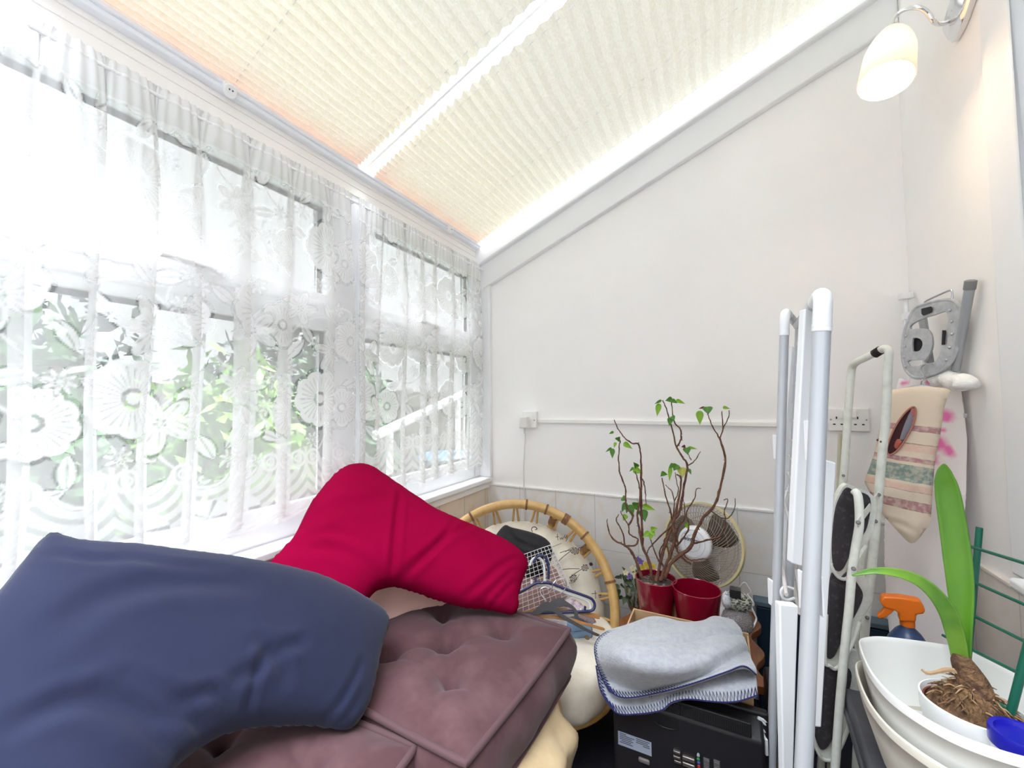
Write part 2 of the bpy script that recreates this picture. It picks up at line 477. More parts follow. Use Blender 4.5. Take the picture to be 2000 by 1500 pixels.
def make_window(n, y0, y1, handle=True):
    b = MB(); x0, x1 = -1.262, -1.190
    rect_frame_x(b, x0, x1, y0, y1, .792, 1.97, .052, .052, .072, .05)
    b.box((x0, y0+.05, 1.475), (x1, y1-.05, 1.530))
    w_ = struct(b.build('window_%d' % n, WHITE, bevel=.006), 'white plastic framed window behind lace')
    a, c = y0+.052, y1-.052
    b = MB(); rect_frame_x(b, -1.250, -1.196, a, c, .864, 1.475, .028, .028, .030, .030); struct(b.build('glazing_bead', WHITE, w_, bevel=.004))
    b = MB(); rect_frame_x(b, -1.252, -1.180, a-.012, c+.012, 1.522, 1.930, .052, .052, .045, .055); struct(b.build('sash', WHITE, w_, bevel=.007))
    for z0, z1, i in ((.894, 1.445, .028), (1.567, 1.875, .040)):
        b = MB(); rect_frame_x(b, -1.226, -1.214, a+i, c-i, z0, z1, .009, .009, .009, .012); struct(b.build('gasket', BLACK, w_))
        b = MB(); b.box((-1.224, a+i, z0), (-1.220, c-i, z1)); struct(b.build('pane', PANE, w_))
    if handle:
        ym = (y0+y1)/2
        b = MB(); b.box((-1.182, ym-.02, 1.528), (-1.166, ym+.05, 1.556)); b.tube([(-1.168, ym+.03, 1.542), (-1.150, ym+.03, 1.542), (-1.146, ym, 1.545), (-1.150, ym-.1, 1.552)], .009, 10)
        struct(b.build('handle', PAINT, w_, bevel=.002))
    return w_
make_window(1, .09, 1.03); make_window(2, 1.03, 1.93); make_window(3, -.85, .09, False)
b = MB(); b.box((-1.262, YF, .792), (-1.19, -.85, 1.97)); struct(b.build('trim_6', WHITE), 'white panel beyond the windows')

# ================================================================ roof: glazing, bars, beam on the end wall
b = MB(); x0, x1 = -1.26, .72
b.add([(x0, YF-.1, roof_z(x0)+.07), (x1, YF-.1, roof_z(x1)+.07), (x1, 2.06, roof_z(x1)+.07), (x0, 2.06, roof_z(x0)+.07)], [(0, 1, 2, 3)])
struct(b.build('ceiling', glass_mat('roof_glazing', .05, (244, 247, 250)), solid=.01), 'clear sloping roof glazing')
def slope_bar(b, y0, y1, h0, h1, xa=-1.19, xb=.612):
    p = [(xa, y0, roof_z(xa)+h0), (xb, y0, roof_z(xb)+h0), (xb, y0, roof_z(xb)+h1), (xa, y0, roof_z(xa)+h1)]
    b.prism(p, (0, y1-y0, 0))
BARS = [1.075, .245, -.585, -1.4]
for i, y in enumerate(BARS):
    b = MB(); slope_bar(b, y-.013, y+.013, -.004, .075); slope_bar(b, y-.006, y+.006, -.010, .0)
    struct(b.build('trim_%d' % (8+i), WHITE, bevel=.003), 'white roof glazing bar')
b = MB(); slope_bar(b, 1.885, 1.95, -.125, .07, -1.20); ob = struct(b.build('trim_7', PAINT, bevel=.008), 'white sloping beam along the top of the end wall')
b = MB(); slope_bar(b, 1.916, 1.95, -.255, -.12, -1.185); struct(b.build('cover_board', PAINT, ob, bevel=.006))
# ================================================================ lace net curtains
def lace_density(u, v, H):
    K = 1.0
    a = np.full(u.shape, .50)
    TU, TV = .30, .345
    us_, vv = u/1.42, (v-.20)/1.42
    def local(cx, cy):
        i = np.round((us_-cx)/TU); du = us_-cx-i*TU; dv = (vv-cy-i*TV/2+TV/2) % TV-TV/2
        return du, dv
    def put(mask, val):
        nonlocal a
        a = np.where(mask, val, a)
    def flower(cx, cy, R, n, lo, rot=0.0, pointed=False, eye=.16):
        x, y = local(cx, cy); r = np.hypot(x, y); t = np.arctan2(y, x)+rot
        k = np.abs(np.cos(n*t/2))
        rad = R*(lo+(1-lo)*(k**1.6 if pointed else k**.45))
        q = r/np.maximum(rad, 1e-6)
        streak = .90-.26*(np.abs(np.sin(n*2.5*t)) > .86)*(q > .25)*(q < .8)
        put((q < 1.13) & (q >= 1.0), .24)
        put(q < 1.0, np.where(q < 1.0, streak, 0)[q < 1.0] if False else .90)
        put((q < .82) & (q > .28) & (np.abs(np.sin(n*1.5*t+.4)) > .93), .55)
        put((q < eye*1.7) & (q > eye), .35)
    def leaf(cx, cy, L, W, ang):
        x, y = local(cx, cy); c, s = math.cos(ang), math.sin(ang)
        p = x*c+y*s; q = -x*s+y*c
        wdt = W*np.clip(1-(p/(L/2))**2, 0, 1)
        put((np.abs(q) < wdt*1.22+.0015) & (np.abs(p) < L/2), .26)
        put((np.abs(q) < wdt) & (np.abs(p) < L/2), .86)
        put((np.abs(q) < .0012) & (np.abs(p) < L*.42), .45)
    def stem(x0, y0, R, a0, a1):
        x, y = local(x0, y0); r = np.hypot(x, y); t = np.arctan2(y, x) % (2*PI)
        put((np.abs(r-R) < .0022) & (t > a0) & (t < a1), .82)
    stem(.10, .21, .09, .2, 2.6); stem(.23, .06, .075, 1.0, 4.3); stem(.05, .05, .06, 3.6, 6.0); stem(.22, .28, .05, 0, 6.3)
    for q in ((.03, .22, .062, .011, .9), (.055, .255, .05, .010, 2.2), (.245, .15, .06, .012, .4), (.275, .185, .05, .010, 1.5), (.14, .03, .055, .011, 2.5),
              (.17, .315, .055, .011, .2), (.285, .03, .05, .010, 2.0), (.015, .13, .05, .010, -.6), (.19, .215, .05, .010, 2.7), (.105, .315, .045, .009, -.9)): leaf(*q)
    flower(.095, .115, .062, 9, .86, .2); flower(.225, .095, .046, 8, .84, .7); flower(.165, .075, .050, 5, .38, .5, True, .1)
    flower(.125, .225, .052, 6, .40, .1, True, .1); flower(.245, .255, .050, 9, .85, 1.0); flower(.035, .31, .036, 5, .42, 1.2, True, .12)
    for q in ((.17, .165), (.02, .18), (.205, .325), (.075, .025), (.275, .31), (.19, .27)): flower(q[0], q[1], .019, 8, .35, .3, True, .25)
    # scalloped border along the hem
    S = .21
    us = (u+S/2) % S-S/2
    edge = .022*(1-np.cos(2*PI*u/S))*.5+.002
    vb = v-edge
    low = v < .185-.035*np.cos(2*PI*u/S)
    rr = np.hypot(us, (v-.19)*1.0)
    band = low & (np.sin(rr*2*PI/.026) > -.30)
    a = np.where(low, np.where(band, .84, .60), a)
    a = np.where(low & (np.abs(rr-.045) < .003), .95, a)
    x, y = us, v-.068
    k = np.hypot(x, y*1.2); t = np.arctan2(y, x)
    a = np.where(low & (k < .052), np.where(np.abs(np.sin(2.5*t)) > .25, .9, .5), a)
    a = np.where(low & (np.abs(vb-.006) < .0028), .97, a)
    for uu in (-.08, .08):
        k = np.hypot(us-uu, v-.185); a = np.where((k < .026) & (k > .018), .93, a); a = np.where((k < .012) & (k > .007), .93, a)
    # gathered heading
    a = np.where(v > H-.085, .72, a); a = np.where(np.abs(v-(H-.022)) < .003, .9, a); a = np.where(np.abs(v-(H-.085)) < .003, .85, a)
    return np.clip(a, 0, 1)

m = bpy.data.materials.new('white_lace'); t = NT(m)
at = t.n.new('ShaderNodeAttribute'); at.attribute_name = 'lace'
tr = t.new('BsdfTransparent'); df = t.new('BsdfDiffuse'); tl = t.new('BsdfTranslucent')
df.inputs[0].default_value = lin((232, 231, 231)); tl.inputs[0].default_value = lin((250, 249, 247))
m1 = t.new('MixShader'); m1.inputs[0].default_value = .22; t.link(df.outputs[0], m1.inputs[1]); t.link(tl.outputs[0], m1.inputs[2])
m2 = t.new('MixShader'); t.link(at.outputs['Fac'], m2.inputs[0]); t.link(tr.outputs[0], m2.inputs[1]); t.link(m1.outputs[0], m2.inputs[2])
t.link(m2.outputs[0], t.out.inputs[0])
LACE = m

def net_curtain(y0, y1, ztop, zhem, full, seed, step, label, du0=0.0):
    r = np.random.RandomState(seed)
    L = y1-y0; S = L*full; H = ztop-zhem
    nv = int(H/step)
    s = np.linspace(0, S, 4000); v = np.linspace(0, H, nv)
    k_ = np.arange(0, S+.25, .12)
    lam = np.interp(s, k_, r.uniform(.12, .30, len(k_)))
    phi = np.cumsum(2*PI/lam)*(s[1]-s[0])
    k_ = np.arange(0, S+.25, .13)
    amp = np.interp(s, k_, r.uniform(.55, 1.0, len(k_)))
    def curve(s_, ph, am, la, vv):
        fall = np.clip((H-vv)/.30, 0, 1)**.6
        over = la*.27*am*(.35+.65*fall)
        drift = .012*np.sin(s_*5.1+seed)*(1-vv/H)+.006*np.sin(vv*6+s_*9)
        Y = y0+s_/full+over*np.sin(ph+.35*np.sin(vv*3.1+s_*2))+drift
        gath = (1-fall)*.004*np.sin(s_*2*PI/.021+1.3*np.sin(s_*37))
        X = -1.152+.019*am*(.25+.75*fall)*np.cos(ph+.35*np.sin(vv*3.1+s_*2))+gath
        return X, Y
    X0, Y0 = curve(s, phi, amp, lam, H*.45)
    ell = np.r_[0, np.cumsum(np.hypot(np.diff(X0), np.diff(Y0)))]
    nu = int(ell[-1]/step)
    lu = np.linspace(0, ell[-1], nu)
    s2 = np.interp(lu, ell, s); ph2 = np.interp(lu, ell, phi); am2 = np.interp(lu, ell, amp); la2 = np.interp(lu, ell, lam)
    V = np.repeat(v[:, None], nu, 1); SS = np.repeat(s2[None], nv, 0)
    X, Y = curve(SS, ph2[None], am2[None], la2[None], V)
    U = np.repeat(lu[None], nv, 0)+du0
    edge = .022*(1-np.cos(2*PI*U/.21))*.5
    Z = zhem+V*(H-edge)/H+edge
    VV = V+edge*(1-V/H)
    lace = np.zeros(U.shape); q = step*.25
    for a_ in (-q, q):
        for b_ in (-q, q): lace += lace_density(U+a_, VV+b_, H)*.25
    Y = np.clip(Y, y0-.02, y1+.005)
    g = np.stack([X, Y, Z], -1).reshape(-1, 3)
    org = np.array([-1.152, (y0+y1)/2, zhem])
    me = bpy.data.meshes.new('net_curtain')
    i = np.arange(nv-1)[:, None]*nu+np.arange(nu-1)[None]
    q = np.stack([i, i+1, i+nu+1, i+nu], -1).reshape(-1, 4)
    me.vertices.add(len(g)); me.vertices.foreach_set('co', (g-org).ravel().astype(np.float32))
    me.loops.add(q.size); me.loops.foreach_set('vertex_index', q.ravel().astype(np.int32))
    me.polygons.add(len(q)); me.polygons.foreach_set('loop_start', (np.arange(len(q))*4).astype(np.int32))
    me.polygons.foreach_set('use_smooth', np.ones(len(q), bool))
    me.update(calc_edges=True)
    at_ = me.attributes.new('lace', 'FLOAT', 'POINT'); at_.data.foreach_set('value', lace.ravel().astype(np.float32))
    me.materials.append(LACE)
    o = bpy.data.objects.new('net_curtain', me); COL.objects.link(o); o.location = org.tolist(); ORG[o.name] = org
    tag(o, label, 'curtain')
    return o
net_curtain(-.22, 1.028, 1.945, .850, 1.6, 3, .0030, 'long white floral lace net curtain over the window beside the navy pillow')
net_curtain(1.037, 1.905, 1.945, .850, 1.75, 11, .0038, 'shorter white floral lace net curtain against the end wall corner', .08)
b = MB(); b.tube([(-1.152, -.6, 1.923), (-1.152, .5, 1.921), (-1.152, 1.0, 1.920), (-1.152, 1.92, 1.923)], .004, 8)
for y in (-.6, 1.03, 1.92): b.tube([(-1.152, y, 1.923), (-1.19, y, 1.923)], .003, 6)
tag(b.build('curtain_wire', PAINT), 'thin white wire threaded through the curtain headings', 'curtain wire')

# ================================================================ pleated roof blinds
def blind_mat():
    m = bpy.data.materials.new('cream_pleated_cloth'); t = NT(m)
    at = t.n.new('ShaderNodeAttribute'); at.attribute_name = 'stain'
    tc = t.new('TexCoord'); mp = t.new('Mapping'); mp.inputs['Scale'].default_value = (1, .45, 1); t.link(tc.outputs['Object'], mp.inputs[0])
    nz = t.new('TexNoise', Scale=85.0, Detail=4.0, Distortion=2.5); t.link(mp.outputs[0], nz.inputs['Vector'])
    f = t.ramp(nz.outputs['Fac'], [(.40, 0.0), (.60, 1.0)])
    base = t.mix(f, lin((251, 248, 236)), lin((243, 239, 222)))
    n2 = t.new('TexNoise', Scale=14.0, Detail=3.0); t.link(tc.outputs['Object'], n2.inputs['Vector'])
    sf = t.math('MULTIPLY', at.outputs['Fac'], t.math('ADD', t.math('MULTIPLY', n2.outputs['Fac'], .5), .34), True)
    col = t.mix(sf, base, lin((250, 208, 188)))
    df = t.new('BsdfDiffuse'); tl = t.new('BsdfTranslucent'); t.link(col, df.inputs[0]); t.link(col, tl.inputs[0])
    mx = t.new('MixShader'); mx.inputs[0].default_value = BLIND_T
    t.link(df.outputs[0], mx.inputs[1]); t.link(tl.outputs[0], mx.inputs[2]); t.link(mx.outputs[0], t.out.inputs[0])
    return m
BLIND = blind_mat()
def pleated_blind(y0, y1, label, cords, clip_y):
    ux = np.array([1, 0, RS])/math.hypot(1, RS); un = np.array([-RS, 0, 1])/math.hypot(1, RS)
    org = np.array([-1.165, (y0+y1)/2, roof_z(-1.165)])
    L = (.60+1.165)*math.hypot(1, RS)
    W = .026; s = [0.0]; hh = [0.0]; k = 0; stv = [1.0]
    half = .0080
    while s[-1] < L:
        half = min(.0245, .0080+.0175*(s[-1]/.8)**.85)
        wv = min(W, half*1.75); h = math.sqrt(max(wv*wv-half*half, 1e-6))
        s.append(s[-1]+half); hh.append(h if k % 2 == 0 else 0.0); k += 1
    s = np.array(s); hh = np.array(hh)
    ny = 60
    yy = np.linspace(y0, y1, ny); V = []
    r = np.random.RandomState(int(y1*100))
    wob = r.uniform(-1, 1, len(s))
    sag = np.zeros(ny)
    cs = np.array(cords)
    for i in range(len(s)):
        # pleats bow a little between the cords and flare at the two ends
        q = np.min(np.abs(yy[:, None]-cs[None]), axis=1)
        bow = .012*np.clip(s[i]/.4, 0, 1)*(np.clip(q/.3, 0, 1)**1.3)*(1+.25*wob[i])
        p = org+np.outer(np.full(ny, s[i]), ux)+np.outer(np.full(ny, -.026)+hh[i], un)
        p = p+np.outer(-bow, ux)
        p[:, 1] = yy
        V.append(p)
    g = np.array(V)
    b = MB(); b.grid(g)
    root = thing('pleated_roof_blind', org, label, 'blind')
    o = b.build('blind_fabric', BLIND, root, smooth=False, recalc=False)
    o.data.polygons.foreach_set('use_smooth', [False]*len(o.data.polygons))
    st = np.exp(-(np.repeat(s, ny)/.045)**1.1)
    ends = np.tile(np.exp(-np.minimum(yy-y0, y1-yy)/.03), len(s))*np.exp(-np.repeat(s, ny)/.16)*.5
    at_ = o.data.attributes.new('stain', 'FLOAT', 'POINT'); at_.data.foreach_set('value', np.clip(st+ends, 0, 1).astype(np.float32))
    b = MB(); a = org-un*.026-ux*.006
    b.obox(org-un*.014-ux*.004, [ux, (0, 1, 0), un], [.006, (y1-y0)/2, .012]); b.build('bottom_rail', ALU, root, bevel=.002)
    for cy in cords:
        b = MB(); pts = []
        for i in range(0, len(s), 2): pts.append(org+ux*s[i]+un*(-.024+.45*max(hh[i], hh[max(i-1, 0)]))+np.array([0, cy-org[1], 0]))
        b.tube(pts, .0012, 5)
        b.build('cord', PAINT, root)
    for cy in clip_y:
        b = MB(); c = np.array([-1.150, cy, 2.046])
        b.lathe([(.0, -.004), (.016, -.004), (.018, 0), (.016, .004), (0, .004)], c+np.array([.004, 0, -.012]), (1, 0, -.5), 20)
        b.box((-1.165, cy-.014, 2.04), (-1.146, cy+.014, 2.056)); cl = b.build('cord_clip', PAINT, root, bevel=.002)
        b = MB()
        for d in (-.004, .004): b.ball(c+np.array([.010, d, -.011]), .0018, 8)
        b.build('cord_hole', BLACK, cl)
    return root
pleated_blind(1.112, 1.862, 'cream pleated roof blind next to the end wall', (1.14, 1.60, 1.855), (1.60,))
pleated_blind(.28, 1.040, 'cream pleated roof blind above the long lace curtain, nearer the camera', (.31, .61, 1.012), (.60,))
# ================================================================ pillows and seat cushions by the window
NAVY = mat('navy_jersey', (36, 40, 63), .9, (42, 46, 70), 5.0, spec=.1, vlo=.35, vhi=.7, bump=(420, .15, .001), sheen=.10)
RED = mat('crimson_jersey', (150, 4, 54), .95, (141, 3, 49), 6.0, spec=.03, bump=(420, .12, .001), sheen=.0)
PINK = mat('pink_satin', (250, 200, 184), .5, bump=(40, .15, .004), sheen=.3)
OLIVE = mat('olive_cloth', (92, 86, 62), .9)
BROWN = mat('brown_faux_suede', (90, 61, 65), .8, (113, 83, 86), 7.0, spec=.1, vlo=.48, vhi=.74, bump=(18, .10, .006), sheen=.12)
BROWN_D = mat('brown_piping', (92, 63, 67), .8, sheen=.08)
CREAMF = mat('cream_canvas', (246, 218, 174), .9, (228, 196, 150), 9.0, .4, .75, bump=(9, .5, .02))

def plane3(a, b, c):
    a, b, c = map(np.array, (a, b, c)); n = np.cross(b-a, c-a); n /= np.linalg.norm(n)
    if n@(CAM-a) < 0: n = -n
    return a, n
# navy V-shaped support pillow, propped from the seat cushions up to the sill
p0, nn = plane3((-1.05, .27, .97), (-.70, .74, .66), (-.62, .55, .58))
NV = [(97,1044),(168,1064),(273,1072),(351,1083),(429,1092),(519,1107),(608,1127),(682,1157),(757,1205),(748,1254),(733,1316),(722,1371),(684,1424),(624,1416),(546,1416),(468,1425),(409,1450),(343,1500),(290,1580),(150,1720),(-120,1760),(-300,1600),(-190,1380),(-90,1250),(0,1152),(45,1096)]
OFF = .055
def pl(q, off=0.0): return PP(q[0], q[1], p0-nn*off, nn)
folds = [([pl(q) for q in ((490,1265),(540,1275),(585,1265))], .012, .009), ([pl(q) for q in ((455,1330),(500,1310),(512,1290),(545,1300),(560,1330))], .012, .011),
         ([pl(q) for q in ((200,1345),(300,1390),(380,1400),(440,1425))], .013, .013), ([pl(q) for q in ((240,1330),(340,1370),(420,1360),(470,1410))], .010, .010),
         ([pl(q) for q in ((640,1400),(668,1370),(690,1330),(708,1290))], .008, .007), ([pl(q) for q in ((655,1412),(690,1385),(715,1340))], .007, .006),
         ([pl(q) for q in ((100,1250),(200,1180),(330,1150),(480,1150))], .024, .008), ([pl(q) for q in ((30,1420),(160,1380),(280,1420),(340,1450))], .015, .012),
         ([pl(q) for q in ((490,1400),(492,1350),(505,1300))], .008, .009), ([pl(q) for q in ((230,1090),(330,1110),(440,1115))], .012, .004), ([pl(q) for q in ((110,1070),(160,1090),(230,1100))], .010, .005)]
b = inflate([pl(q, OFF) for q in NV], nn, .085, .075, step=.0095, folds=folds, wrinkle=.0016, wscale=8)
tag(b.build('support_pillow', NAVY, smooth=80), 'large navy blue pillow leaning from the seat cushions to the window sill', 'pillow')
b = MB(); c = crom([pl(q, OFF) for q in ((75,1068),(97,1044),(130,1052),(168,1064),(220,1070))], 6)
# dark turned corner of the pillow case
cuff = inflate([pl(q, OFF+.004) for q in ((72,1072),(97,1040),(122,1047),(150,1056),(190,1066),(140,1068),(100,1062))], nn, .012, .010, step=.006, pre_smooth=4)
o = cuff.build('pillow_case_hem', mat('navy_hem', (40, 42, 60), .9), bpy.data.objects['support_pillow'], smooth=80)

# crimson V-shaped pillow behind it
p1, n1 = plane3((-1.07, .955, .99), P(1030, 1100, Y=1.2), (-1.02, .654, .797))
def pr(q, off=0.0): return PP(q[0], q[1], p1-n1*off, n1)
RV = [(691,909),(715,911),(735,921),(777,951),(839,993),(868,1008),(934,1036),(988,1059),(1020,1084),(1031,1105),(1022,1130),(1013,1161),(1006,1199),(955,1191),(897,1183),(831,1162),(786,1147),(757,1143),(733,1156),(714,1180),(690,1230),(620,1290),(530,1300),(470,1230),(480,1160),(522,1104),(552,1074),(576,1044),(600,996),(616,970),(643,938),(667,917)]
rf = [([pr(q) for q in ((764,1128),(766,1070),(772,1010),(778,970))], .010, .011), ([pr(q) for q in ((745,1140),(700,1105),(650,1085),(570,1075))], .016, .007),
      ([pr(q) for q in ((775,1130),(830,1090),(880,1050),(920,1030))], .012, .006), ([pr(q) for q in ((900,1170),(940,1140),(975,1110),(1010,1090))], .010, .006),
      ([pr(q) for q in ((960,1188),(975,1165),(1000,1140))], .007, .006), ([pr(q) for q in ((930,1185),(955,1160),(1000,1115))], .008, .005),
      ([pr(q) for q in ((890,1015),(860,1060),(815,1105),(780,1135))], .010, .006), ([pr(q) for q in ((600,1030),(660,1000),(720,1000))], .022, .005), ([pr(q) for q in ((575,1070),(640,1050),(710,1080))], .014, .005)]
b = inflate([pr(q, .04) for q in RV], n1, .085, .07, step=.0095, folds=rf, wrinkle=.0018, wscale=9)
tag(b.build('support_pillow', RED, smooth=80), 'crimson V-shaped pillow leaning against the lace curtain', 'pillow')

# pale pink cushion and olive cushion peeping out under the crimson pillow
p2 = p1-n1*.20
def pk(q, off=0.0): return PP(q[0], q[1], p2-n1*off, n1)
PK = [(728,1130),(724,1185),(735,1206),(757,1223),(800,1210),(850,1199),(900,1190),(960,1185),(955,1120),(900,1070),(800,1060)]
b = inflate([pk(q) for q in PK], n1, .05, .05, step=.012, folds=[([pk(q) for q in ((760,1200),(800,1180),(850,1170))], .012, .005), ([pk(q) for q in ((815,1195),(850,1180),(890,1172))], .008, .005), ([pk(q) for q in ((790,1200),(830,1185))], .008, .004)], wrinkle=.002)
ok = tag(b.build('scatter_cushion', PINK, smooth=80), 'pale pink cushion peeping out under the crimson pillow', 'cushion')
t_ = MB(); t_.tube(b.rim, .003, 8, closed=True); t_.build('piping', PINK, ok)
p3 = p1-n1*.29
OV = [(715,1190),(722,1235),(745,1262),(800,1240),(860,1212),(930,1200),(940,1150),(850,1120),(760,1130)]
b = inflate([PP(q[0], q[1], p3, n1) for q in OV], n1, .04, .04, step=.014)
tag(b.build('scatter_cushion', OLIVE, smooth=80), 'olive cushion between the navy pillow and the brown cushion, mostly hidden', 'cushion')

# tufted brown seat cushions
def tufted(name, c, ex, ey, w, d, h, label, tufts, seed):
    """box cushion: c = centre of the underside, ex/ey unit axes, w x d x h"""
    ex, ey = np.array(ex, float), np.array(ey, float); ex /= np.linalg.norm(ex); ey /= np.linalg.norm(ey); ez = np.cross(ex, ey)
    root = thing(name, c, label, 'seat cushion', None)
    N = 74
    def shape(a, bq):
        """plan outline slightly bowed with soft corners"""
        k = .018
        return np.array([(a-.5)*w*(1+k*math.sin(bq*PI)-.01), (bq-.5)*d*(1+k*math.sin(a*PI)-.01)])
    T = np.array(tufts)
    def top_z(a, bq):
        e = min(a, 1-a, bq, 1-bq)
        z = .035*(1-(1-min(e/.30, 1))**2.2)
        x, y = (a-.5)*w, (bq-.5)*d
        dd = np.hypot((T[:, 0]-.5)*w-x, (T[:, 1]-.5)*d-y)
        z -= np.sum(.050*np.exp(-(dd/.036)**1.15))
        # creases from tuft to tuft and to the sides
        for i in range(len(T)):
            for j in range(i+1, len(T)):
                A = np.array([(T[i,0]-.5)*w, (T[i,1]-.5)*d]); B = np.array([(T[j,0]-.5)*w, (T[j,1]-.5)*d]); L = np.linalg.norm(B-A)
                if L > w*.42: continue
                ab = B-A; t = np.clip(((x-A[0])*ab[0]+(y-A[1])*ab[1])/(L*L), 0, 1)
                dq = math.hypot(x-A[0]-t*ab[0], y-A[1]-t*ab[1]); z -= .012*math.exp(-(dq/.014)**1.3)*(.35+.65*abs(2*t-1))
            r_ = np.random.RandomState(seed*10+i)
            for a0 in r_.uniform(0, 2*PI, 4):
                A = np.array([(T[i,0]-.5)*w, (T[i,1]-.5)*d]); v = np.array([math.cos(a0), math.sin(a0)])
                q = np.array([x, y])-A; t = q@v
                if 0 < t < .12: z -= .008*math.exp(-(abs(q[0]*v[1]-q[1]*v[0])/.009)**1.4)*(1-t/.12)
        return z
    g = np.zeros((N, N, 3))
    for i in range(N):
        for j in range(N):
            a, bq = j/(N-1), i/(N-1); xy = shape(a, bq)
            g[i, j] = np.array(c)+ex*xy[0]+ey*xy[1]+ez*(h+top_z(a, bq))
    b = MB(); b.grid(g)
    per = [(t, 0) for t in np.linspace(0, 1, 40, endpoint=False)]+[(1, t) for t in np.linspace(0, 1, 40, endpoint=False)]+[(1-t, 1) for t in np.linspace(0, 1, 40, endpoint=False)]+[(0, 1-t) for t in np.linspace(0, 1, 40, endpoint=False)]
    ring = []
    r_ = np.random.RandomState(seed)
    wob = r_.uniform(0, 6.28, 4)
    for k in range(9):
        t = k/8; row = []
        for q, (a, bq) in enumerate(per):
            xy = shape(a, bq); nrm = xy/np.linalg.norm(xy); s = q/len(per)*2*PI
            bul = .026*math.sin(t*PI)+.004*math.sin(9*s+wob[0]+3*t)*math.sin(t*PI)+.003*math.sin(17*s+wob[1]-4*t)*math.sin(t*PI)
            row.append(np.array(c)+ex*xy[0]+ey*xy[1]+np.array([*(nrm[0]*ex+nrm[1]*ey)])*bul+ez*(h*(1-t)))
        ring.append(row+[row[0]])
    o = b.build('tufted_top', BROWN, root, smooth=80, recalc=False)
    b = MB(); b.grid(np.array(ring)); b.build('side_band', BROWN, root, smooth=80)
    for zz in (h, 0.004):
        b = MB(); pts = []
        for a, bq in per:
            xy = shape(a, bq); nrm = xy/np.linalg.norm(xy); pts.append(np.array(c)+ex*xy[0]+ey*xy[1]+(nrm[0]*ex+nrm[1]*ey)*.003+ez*zz)
        b.tube(pts, .0072, 10, closed=True); b.build('piping', BROWN_D, root)
    for tx, ty in tufts:
        b = MB(); xy = shape(tx, ty); b.ball(np.array(c)+ex*xy[0]+ey*xy[1]+ez*(h+top_z(tx, ty)+.001), (.009, .009, .004), 12); b.build('tuft_button', BROWN_D, root)
    return root
TU5 = [(.30, .28), (.70, .30), (.30, .72), (.72, .74), (.50, .50)]
tufted('seat_cushion', (-.672, .908, .410), (1, -.05, -.015), (.05, 1, .0), .50, .50, .135, 'brown tufted seat cushion lying on the cream mattress beside the crimson pillow', TU5, 3)
tufted('seat_cushion', (-.775, .372, .404), (1, .10, -.02), (-.10, 1, 0), .50, .50, .13, 'brown tufted seat cushion mostly covered by the navy pillow', TU5, 5)

# folded cream futon mattress under the seat cushions
def futon():
    root = thing('futon_mattress', (-.74, .5, 0), 'cream folded futon mattress under the brown cushions, beside the dark carpet', 'mattress')
    for z0, z1, nm, sd, x1 in ((.205, .40, 'upper_fold', 1, -.36), (.0, .215, 'lower_fold', 2, -.375)):
        r_ = np.random.RandomState(sd); x0, y0, y1 = -1.11, -.35, 1.15
        n1_, n2 = 220, 22; rows = []
        cx, cy = (x0+x1)/2, (y0+y1)/2; hx, hy = (x1-x0)/2, (y1-y0)/2
        ph = r_.uniform(0, 6.28, 6)
        for k in range(n2):
            t = PI*(k/(n2-1)-.5); zc = math.sin(t); rr = abs(math.cos(t))**.55; row = []
            for j in range(n1_):
                a = 2*PI*j/n1_; ca, sa = math.cos(a), math.sin(a); p = 8.0
                rad = 1/((abs(ca)**p+abs(sa)**p)**(1/p)); s = j/n1_*60
                w_ = (.012*math.sin(s*1.9+ph[0]+2.6*zc+1.5*math.sin(s*.7))+.008*math.sin(s*4.1+ph[1]-3*zc)+.006*math.sin(7*zc+s*.9+ph[2]))*rr
                e = .09*(1-rr)
                x = cx+ca*rad*(hx-e+w_); y = cy+sa*rad*(hy-e+w_)
                row.append((x, y, (z0+z1)/2+zc*(z1-z0)/2+.004*math.sin(s*2.3+ph[3])*abs(zc)))
            rows.append(row+[row[0]])
        b = MB(); b.grid(np.array(rows)); b.build(nm, CREAMF, root, smooth=80)
futon()
# ================================================================ round rattan chair in the corner
CANE = mat('honey_rattan', (238, 194, 122), .38, (216, 166, 94), 24, .4, .75, coat=.2)
CANE_D = mat('rattan_binding', (176, 128, 84), .5, (140, 98, 66), 120, .4, .6)
CALICO = mat('cream_calico', (238, 230, 214), .85, (230, 218, 198), 10, .4, .7, bump=(30, .3, .004))
INK = mat('black_ink_print', (62, 56, 60), .9)
rn = np.array((.4, -.8, .45)); rn /= np.linalg.norm(rn)
rp0 = np.array((-.8, 1.55, .45))
def rpl(q, off=0.0): return PP(q[0], q[1], rp0-rn*off, rn)
rp = [rpl(q) for q in [(905,1010),(955,993),(1000,990),(1050,995),(1100,1015),(1140,1045),(1170,1075),(1192,1110),(1200,1150),(1198,1185),(1192,1215)]]
e1 = np.cross((0, 0, 1), rn); e1 /= np.linalg.norm(e1); e2 = np.cross(rn, e1)
A = np.array([[2*((p-rp0)@e1), 2*((p-rp0)@e2), 1] for p in rp]); bb = np.array([((p-rp0)@e1)**2+((p-rp0)@e2)**2 for p in rp])
sol = np.linalg.lstsq(A, bb, rcond=None)[0]
RC = rp0+e1*sol[0]+e2*sol[1]; RR = math.sqrt(sol[2]+sol[0]**2+sol[1]**2)
def ringp(a, r=None, off=0.0):
    p = RC+(e1*math.cos(a)+e2*math.sin(a))*(RR if r is None else r)+rn*off; p[0] = max(p[0], -1.118); return p
chair = thing('rattan_chair', (RC[0], RC[1], 0), 'round rattan tub chair with a printed cream cushion in the corner', 'chair')
A0, A1 = -.55, PI+.55                 # the rim is open towards the seat
angs = np.linspace(A0, A1, 70)
